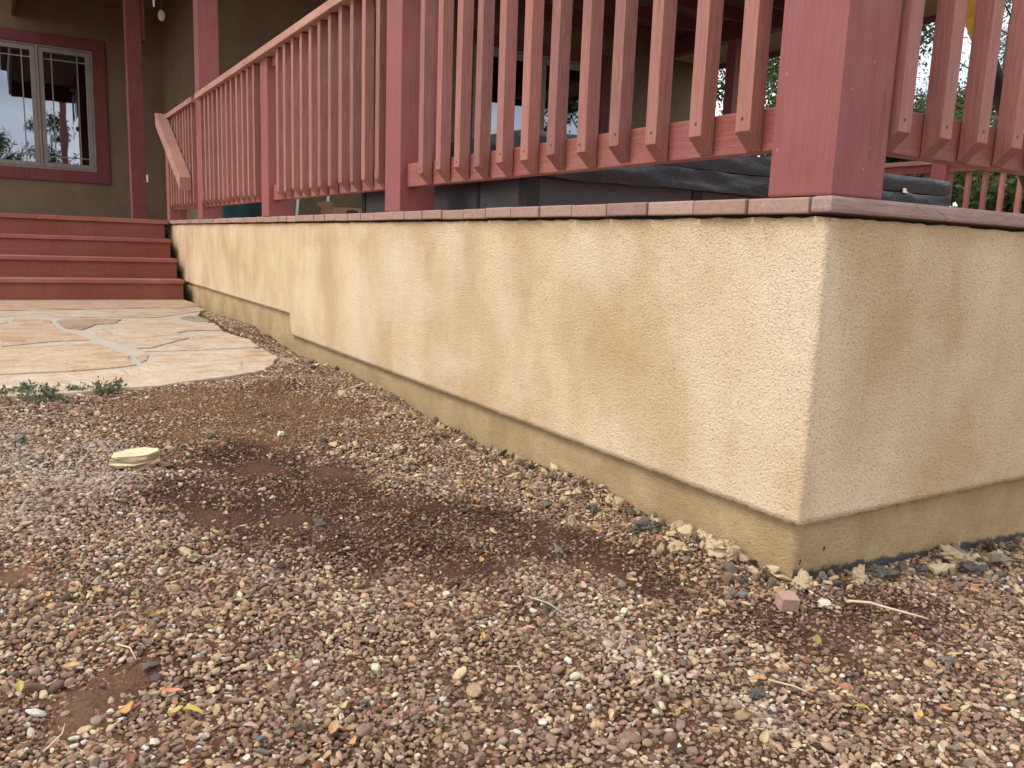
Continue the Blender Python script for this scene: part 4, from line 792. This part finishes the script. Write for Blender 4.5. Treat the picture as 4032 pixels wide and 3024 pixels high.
def pointobj(name, P_, scl, rot, vi, colr, coll):
    me = bpy.data.meshes.new(name); me.vertices.add(len(P_)); me.vertices.foreach_set('co', P_.astype(np.float32).ravel())
    a = me.attributes.new('scl', 'FLOAT_VECTOR', 'POINT'); a.data.foreach_set('vector', scl.ravel()); a = me.attributes.new('rot', 'FLOAT_VECTOR', 'POINT'); a.data.foreach_set('vector', rot.ravel())
    a = me.attributes.new('vi', 'INT', 'POINT'); a.data.foreach_set('value', vi.astype(int)); a = me.attributes.new('pcol', 'FLOAT_COLOR', 'POINT'); a.data.foreach_set('color', np.concatenate([colr, np.ones((len(colr), 1))], 1).ravel())
    o = bpy.data.objects.new(name, me); COL.objects.link(o); md = o.modifiers.new('scatter', 'NODES'); md.node_group = scatter_group(coll); return o
PAL = np.array([s2l(c) for c in ((144, 118, 102), (126, 103, 89), (150, 128, 116), (118, 98, 90), (166, 144, 116), (152, 130, 102), (190, 170, 140), (208, 192, 166), (132, 126, 116), (100, 94, 88), (140, 98, 76), (84, 68, 57), (154, 134, 120), (222, 214, 198))])
PW = np.array([15, 12, 13, 10, 12, 12, 8, 5, 6, 3, 3, 5, 9, 1.2]); PW = PW / PW.sum()
def field(x0, x1, y0, y1, step):
    a, b_ = np.meshgrid(np.arange(x0, x1, step), np.arange(y0, y1, step), indexing='ij'); a = a.ravel() + RS.uniform(-.5, .5, a.size) * step * 1.1; b_ = b_.ravel() + RS.uniform(-.5, .5, b_.size) * step * 1.1; return a, b_
def allowed(x, y, gap=.0):
    stairs = (x < -5.85) & (y < .02) & (x > -7); inside = (x < -.028 - gap) & (y > .026 - gap)
    return ~inside & ~inpoly(x, y, PATIO) & ~stairs
def spread(step, regs, big):
    xs, ys = [], []
    for r_ in regs:
        a, b_ = field(*r_, step if len(r_) == 4 else r_[4]); xs.append(a); ys.append(b_)
    return np.concatenate(xs), np.concatenate(ys)
REG = [(-2.9, .75, -1.75, .04), (-.04, .75, .04, 1.3)]
def stones(step, regs, smin, smax, layer):
    xs, ys = [], []
    for r_ in regs: a, b_ = field(*r_, step); xs.append(a); ys.append(b_)
    x = np.concatenate(xs); y = np.concatenate(ys); k = allowed(x, y); x, y = x[k], y[k]
    zn_ = zones(x, y); n = fbm(x, y, 4.5, 33); n2 = fbm(x, y, 16, 37)
    wallside = np.exp(-(np.clip(.03 - y, 0, 9) / .16) ** 2) * (x < 0) * (x > -6)
    keep = 1 - .45 * zn_['R'] - .70 * zn_['B'] - .38 * zn_['D'] - .35 * zn_['T'] - .2 * np.clip((n2 - .56) * 8, 0, 1)
    k = RS.rand(len(x)) < np.clip(keep, .05, 1); x, y = x[k], y[k]; zn_ = {c: v[k] for c, v in zn_.items()}; n = n[k]; wallside = wallside[k]
    N_ = len(x); L = smin + (smax - smin) * RS.beta(1.6, 3.6, N_); L *= np.where(RS.rand(N_) < .03, 1.55, 1.0); L *= 1 - .28 * zn_['T'] - .12 * zn_['D'] + .10 * zn_['P']
    ci_ = RS.choice(len(PAL), N_, p=PW); c = PAL[ci_] * np.clip(1 + .30 * RS.randn(N_, 1), .38, 1.8)
    def to(c, col_, t): return c * (1 - t[:, None]) + np.array(col_) * t[:, None]
    zD = zn_['D'] * (RS.rand(N_) > .14); zn_['D'] = zD
    c = to(c, s2l((160, 150, 142)), .5 * zn_['P']); c = to(c, s2l((186, 170, 154)), .65 * zn_['L']); c = to(c, s2l((150, 116, 88)), .45 * zn_['T']); c = to(c, s2l((120, 84, 66)), .4 * zn_['B'])
    c = c * (1 - .46 * zn_['D'][:, None] * np.array([.9, 1.0, 1.03])); c = to(c, s2l((86, 58, 48)), .5 * zn_['R'] + .18 * zn_['D'])
    c = to(c, s2l((186, 160, 118)), .35 * wallside * (RS.rand(N_) < .5)); c = to(c, s2l((112, 82, 66)), .18 * (n < .5))
    c = np.clip(c * np.array([1.60, 1.55, 1.50]) * (.82 + .36 * fbm(x, y, 3, 41))[:, None], .012, .78)
    z = gz(x, y) + L * (.12 if layer == 0 else .30) - L * .2 * (zn_['T'] + zn_['D'] + zn_['B']) * .6
    tilt = .42 if layer else .34
    rot = np.stack([RS.normal(0, tilt, N_), RS.normal(0, tilt, N_), RS.uniform(0, 6.28, N_)], 1)
    scl = np.stack([L * RS.uniform(.85, 1.25, N_), L * RS.uniform(.85, 1.1, N_), L * RS.uniform(.8, 1.15, N_)], 1)
    vi = RS.choice(len(kinds), N_, p=np.array([.08] * 5 + [.055] * 8 + [.05] * 3) / (.4 + .44 + .15))
    return np.stack([x, y, z], 1), scl, rot, vi, c
A_ = stones(.0078, REG, .0062, .0140, 0); B2 = stones(.0125, REG, .0075, .0185, 1)
C2 = stones(.0125, [(-6.0, -2.9, -.4, .04), (-2.6, .75, -3.4, -1.75), (.75, 2.0, -2.8, 1.6)], .009, .018, 0)
cat_ = [np.concatenate(q) for q in zip(A_, B2, C2)]
gr = pointobj('gravel', *cat_, vc); tag(gr, 'brown and grey pea gravel covering the ground in front of the wall', 'gravel', kind='stuff')
# fine grit between the pebbles
x, y = field(-2.9, .8, -1.6, .04, .0066); x2, y2 = field(-.04, .8, .04, 1.1, .0066); x = np.concatenate([x, x2]); y = np.concatenate([y, y2]); k = allowed(x, y); x, y = x[k], y[k]
zn_ = zones(x, y); k = RS.rand(len(x)) < (.45 + .5 * np.maximum(zn_['T'], zn_['D']) + .6 * zn_['R'] + .5 * zn_['B']); x, y = x[k], y[k]
N_ = len(x); L = RS.uniform(.0018, .0052, N_); gcx = groundcol(x, y); c = gcx * RS.uniform(.8, 2.8, (N_, 1)); c = np.where(RS.rand(N_, 1) < .12, PAL[RS.choice(len(PAL), N_, p=PW)] * .8, c)
gt = pointobj('grit', np.stack([x, y, gz(x, y) + L * .35 + .001], 1), np.repeat(L[:, None], 3, 1) * RS.uniform(.7, 1.6, (N_, 3)), RS.uniform(-3, 3, (N_, 3)), RS.randint(0, 5, N_), np.clip(c, .01, .9), vf)
tag(gt, 'fine brown grit and crumbs of earth between the pebbles', 'grit', kind='stuff')

# ------------------------------------------------------------------ larger pieces, one by one
m_chunk = stonemat('rubble_stone', False, .7)
CC = {'c': (206, 184, 150), 'w': (226, 216, 196), 'd': (104, 99, 90), 'g': (128, 124, 116), 't': (122, 102, 84), 'b': (104, 110, 114), 'l': (100, 94, 88)}
CN = {'c': ('stucco_lump', 'cream crumb of stucco', 'stucco lump'), 'w': ('white_stone', 'white stone', 'stone'), 'd': ('mortar_lump', 'dark grey crumb of mortar', 'mortar lump'), 'g': ('grey_stone', 'grey stone', 'stone'), 't': ('brown_stone', 'brown stone', 'stone'), 'b': ('blue_stone', 'blue-grey stone', 'stone'), 'l': ('lava_stone', 'pitted dark lava stone', 'stone')}
RM = [rockmesh('rock_shape', 300 + i, 'shard' if i % 3 else 'knob', 4) for i in range(9)]
for q in RM: q.materials.append(m_chunk)
def where(x, y):
    if x > -.02 and y > .05: return 'beside the right-hand footing'
    if abs(x) < .18 and y > -.16: return 'at the near wall corner'
    if y > -.22: return 'along the long wall'
    if y < -.85: return 'in the lower left gravel' if x > -.7 else 'in the left gravel by the patio'
    return 'in the open gravel right of the damp patch' if x > -.3 else 'near the damp brown patch'
for i, (x, y, r_, k_) in enumerate(CHUNKS):
    col_ = np.array(s2l(CC[k_])) * random.uniform(.82, 1.12); o = bpy.data.objects.new(CN[k_][0], RM[i % 9]); COL.objects.link(o); r_ = max(r_, .004) * (1.3 if k_ in 'cd' else 1.1)
    if y < .03 and x < 0: y = min(y, .03 - r_ * .75)
    o.location = (x, y, float(gz(x, y)) + .005 + r_ * (.30 if k_ in 'cd' else .35)); o.rotation_euler = (random.uniform(-.5, .5), random.uniform(-.5, .5), random.uniform(0, 6.28)); o.scale = (r_ * 2.05, r_ * 1.9, r_ * 1.7)
    o['pcol'] = [float(v) for v in col_]
    sz = 'large ' if r_ > .019 else ('small ' if r_ < .010 else '')
    tag(o, (sz + CN[k_][1] + ' ' + where(x, y)), CN[k_][2], CN[k_][1] + 's ' + where(x, y))
# extra small crumbs of stucco hugging the wall
for i in range(190):
    if i < 150: x = -abs(random.gauss(0, 1.1)) - .02; y = .02 - abs(random.gauss(0, .075)) - .008
    else: x = random.uniform(-.015, .09); y = random.uniform(.05, .95)
    if x < -3: continue
    k_ = random.choice('ccccccdggtt'); r_ = random.uniform(.005, .0165); o = bpy.data.objects.new(CN[k_][0], RM[random.randrange(9)]); COL.objects.link(o)
    o.location = (x, y, float(gz(x, y)) + r_ * .5 + .007); o.rotation_euler = (random.uniform(-3, 3), random.uniform(-3, 3), random.uniform(0, 6.28)); o.scale = (r_ * 2.2, r_ * 1.9, r_ * 1.8); o['pcol'] = [float(v) for v in np.array(s2l(CC[k_])) * random.uniform(.75, 1.1)]
    tag(o, 'tiny ' + CN[k_][1] + ' ' + where(x, y), CN[k_][2], 'tiny ' + CN[k_][1] + 's ' + where(x, y))
# sandstone block lying in the left gravel
s = M('sandstone_block', .85); V = s.vec((1, 1, 1)); n = s.noise(s.vec((1.2, .35, 4)), 28, 6, .65, 1.2); n2 = s.noise(V, 60, 4, .6)
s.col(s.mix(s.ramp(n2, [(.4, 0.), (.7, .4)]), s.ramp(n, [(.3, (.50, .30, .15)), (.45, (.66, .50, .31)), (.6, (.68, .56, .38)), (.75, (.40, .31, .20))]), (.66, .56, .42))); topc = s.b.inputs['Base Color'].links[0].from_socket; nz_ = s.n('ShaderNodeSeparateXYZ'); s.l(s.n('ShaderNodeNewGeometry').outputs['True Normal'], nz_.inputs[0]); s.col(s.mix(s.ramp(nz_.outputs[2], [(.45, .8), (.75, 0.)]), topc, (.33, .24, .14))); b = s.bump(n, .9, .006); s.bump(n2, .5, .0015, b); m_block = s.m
bm = bmesh.new(); zg = float(gz(-1.183, -.952)) + .011; rr = random.Random(5)
ux, uy, vx, vy = .48, .877, -.877, .48     # along the front edge, away from the viewer
shape = [(-.050, -.036), (-.030, -.047), (.012, -.046), (.040, -.036), (.052, .004), (.040, .040), (-.002, .047), (-.036, .036), (-.054, 0)]
base = [(-1.183 + a_ * ux + b_ * vx, -.952 + a_ * uy + b_ * vy) for a_, b_ in shape]; nb = len(base); prev = None
for lay, (zz, sh) in enumerate(((-.006, .95), (.004, 1.0), (.010, .985), (.0115, .955), (.017, .975), (.0225, .965), (.0245, .93))):
    ring = [bm.verts.new((-1.183 + (px + 1.183) * sh + rr.uniform(-.0032, .0032), -.952 + (py + .952) * sh + rr.uniform(-.0032, .0032), zg + zz + rr.uniform(-.0022, .0022) + (.05 * (py + .952) + .03 * (px + 1.183)) * (lay > 3))) for px, py in base]
    if lay:
        for k in range(nb): bm.faces.new((prev[k], prev[(k + 1) % nb], ring[(k + 1) % nb], ring[k]))
    prev = ring
bm.faces.new(prev); bmesh.ops.recalc_face_normals(bm, faces=bm.faces)
tag(bmobj('sandstone_block', bm, m_block), 'flat pale sandstone block with layered sides lying in the gravel', 'rock')
# flat grey weathered stone at the right
me = rockmesh('flat_stone', 411, 'angular', 2); me.materials.append(m_chunk); o = bpy.data.objects.new('flat_stone', me); COL.objects.link(o); o.location = (.075, .56, float(gz(.075, .56)) + .020); o.scale = (.085, .15, .06); o.rotation_euler = (-.12, -.25, .35); o['pcol'] = list(s2l((150, 138, 122))); tag(o, 'large flat grey weathered stone by the right-hand footing', 'rock')
# red timber offcut
bk = bmobj('timber_offcut', box(bmesh.new(), -.015, .015, -.0155, .0155, -.013, .012, bev=.0012), m_board); bk.location = (.048, -.074, float(gz(.048, -.074)) + .017); bk.rotation_euler = (-.05, .12, 1.10 - PI / 2); tag(bk, 'small reddish square offcut of timber lying just below the wall corner', 'offcut')
cp = bmobj('bark_chip', prism([(-.035, -.006), (-.02, -.010), (.03, -.006), (.042, 0), (.02, .009), (-.028, .007)], 2, 0, .004, .001), m_edge); cp.location = (-1.81, -.155, float(gz(-1.81, -.155)) + .012); cp.rotation_euler = (.15, -.2, 1.75); tag(cp, 'mauve bark chip near the foot of the long wall', 'wood chip')
s = M('dry_stem', .8); n = s.noise(s.vec(), 120, 3); s.col(s.mix(n, (.42, .32, .20), (.66, .54, .37))); m_stem = s.m
def twig(pts, r_, label, name='twig'):
    bm = bmesh.new(); tube(bm, [(x, y, float(gz(x, y)) + h_) for x, y, h_ in pts], [r_ * k for k in np.linspace(1.0, .6, len(pts))], 7); tag(bmobj(name, bm, m_stem, None, True), label, 'twig', 'dry twigs on the gravel')
twig([(.092, .032, .013), (.118, .055, .014), (.150, .071, .013), (.180, .088, .014), (.196, .104, .012)], .0028, 'straight pale twig on the gravel right of the timber offcut')
twig([(-.172, -.463, .014), (-.145, -.452, .016), (-.140, -.447, .015), (-.103, -.434, .012)], .0014, 'thin pale stalk beside the green sprout in the middle', 'stalk')
twig([(-.02, -.60, .012), (-.005, -.585, .016), (.015, -.592, .013)], .0013, 'short bent pale stalk near the bottom centre', 'stalk')
twig([(-.075, -1.19, .012), (-.10, -1.17, .022), (-.13, -1.165, .02)], .0012, 'thin pale stalk at the lower left corner', 'stalk')
twig([(.20, -.29, .012), (.235, -.275, .014), (.262, -.27, .012)], .0015, 'short tan stalk in the lower right gravel', 'stalk')
twig([(-1.0, -1.03, .010), (-1.10, -.99, .013), (-1.05, -.93, .011)], .0016, 'curved brown twig behind the sandstone block', 'twig')
twig([(-.30, -1.09, .008), (-.275, -1.075, .012), (-.25, -1.07, .009)], .0016, 'short brown twig on the bare earth patch', 'twig')
# fallen leaves
LC = {'y': ((.52, .33, .09), 'yellow'), 'Y': ((.58, .36, .08), 'large golden'), 'o': ((.60, .29, .12), 'orange'), 'p': ((.60, .36, .26), 'pinkish'), 't': ((.52, .37, .20), 'tan'), 'r': ((.28, .10, .055), 'rusty red'), 'g': ((.25, .27, .09), 'yellow-green')}
def leafmesh(seed, curl):
    rr = random.Random(seed); v = []; f_ = []; n_ = 8
    for i in range(n_ + 1):
        t = i / n_; w_ = .17 * math.sin(PI * min(1, t * .98 + .02)) ** .8 * (1.12 - .4 * t); cz = curl * (t - .5) ** 2 * 1.6; bend = .12 * math.sin(t * 2.6 + seed)
        for k, s_ in enumerate((-1, -.5, 0, .5, 1)): v.append((t - .5, s_ * w_ + bend * .4, cz + abs(s_) * w_ * (.55 + .4 * rr.random()) * .8))
        if i:
            for k in range(4): a = (i - 1) * 5 + k; f_.append((a, a + 1, a + 6, a + 5))
    me = bpy.data.meshes.new('leaf'); me.from_pydata(v, [], f_); me.update(); me.polygons.foreach_set('use_smooth', [True] * len(f_)); return me
s = M('dry_leaf', .6, spec=.35); c = s.attr('pcol', 'OBJECT', 'Color'); n = s.noise(s.vec(), 4, 4, .6); s.col(s.mix(s.ramp(n, [(.45, 0.), (.75, .6)]), c, s.mix(1.0, c, (.55, .4, .3), 'MULTIPLY'))); m_leaf = s.m
LM = [leafmesh(i, c_) for i, c_ in enumerate((.35, .6, .15, .9, .45, -.3))]
for q in LM: q.materials.append(m_leaf)
seen = {}
for i, (x, y, k_) in enumerate(LEAVES):
    o = bpy.data.objects.new('fallen_leaf', LM[i % 6]); COL.objects.link(o); L = (.030 if k_ == 'Y' else random.uniform(.017, .025)) * (1.0 if x > -.6 else 1.2)
    o.scale = (L, L * random.uniform(1.0, 1.6), L); o.location = (x, y, float(gz(x, y)) + .0125); o.rotation_euler = (random.uniform(-.35, .35), random.uniform(-.3, .3), random.uniform(0, 6.28)); o['pcol'] = [min(1, v * random.uniform(.7, 1.0)) for v in LC[k_][0]]
    tag(o, '%s fallen leaf %s' % (LC[k_][1], where(x, y)), 'leaf', '%s leaves %s' % (LC[k_][1], where(x, y)))
# look-alikes that can be counted off: say which one from the left
ORD = ['leftmost', 'second from the left', 'third from the left', 'fourth from the left', 'fifth from the left', 'sixth from the left', 'seventh from the left', 'eighth from the left', 'ninth from the left', 'tenth from the left', 'eleventh from the left', 'twelfth from the left', '13th from the left', '14th from the left', '15th from the left', '16th from the left', '17th from the left', '18th from the left']
bylab = {}
for o in COL.objects:
    if o.parent is None and o.get('group') and not o['label'].startswith('tiny'): bylab.setdefault(o['label'], []).append(o)
def across(o):
    d = o.location - Vector((0.93839, -1.19503, -0.10378)); return d.dot(Vector((B_[0][0], B_[1][0], B_[2][0]))) / d.dot(Vector((-B_[0][2], -B_[1][2], -B_[2][2])))
for lab, os_ in bylab.items():
    if len(os_) > 1:
        os_.sort(key=across)
        for i, o in enumerate(os_): o['label'] = lab + ', ' + ('rightmost' if i == len(os_) - 1 else ORD[min(i, len(ORD) - 1)])
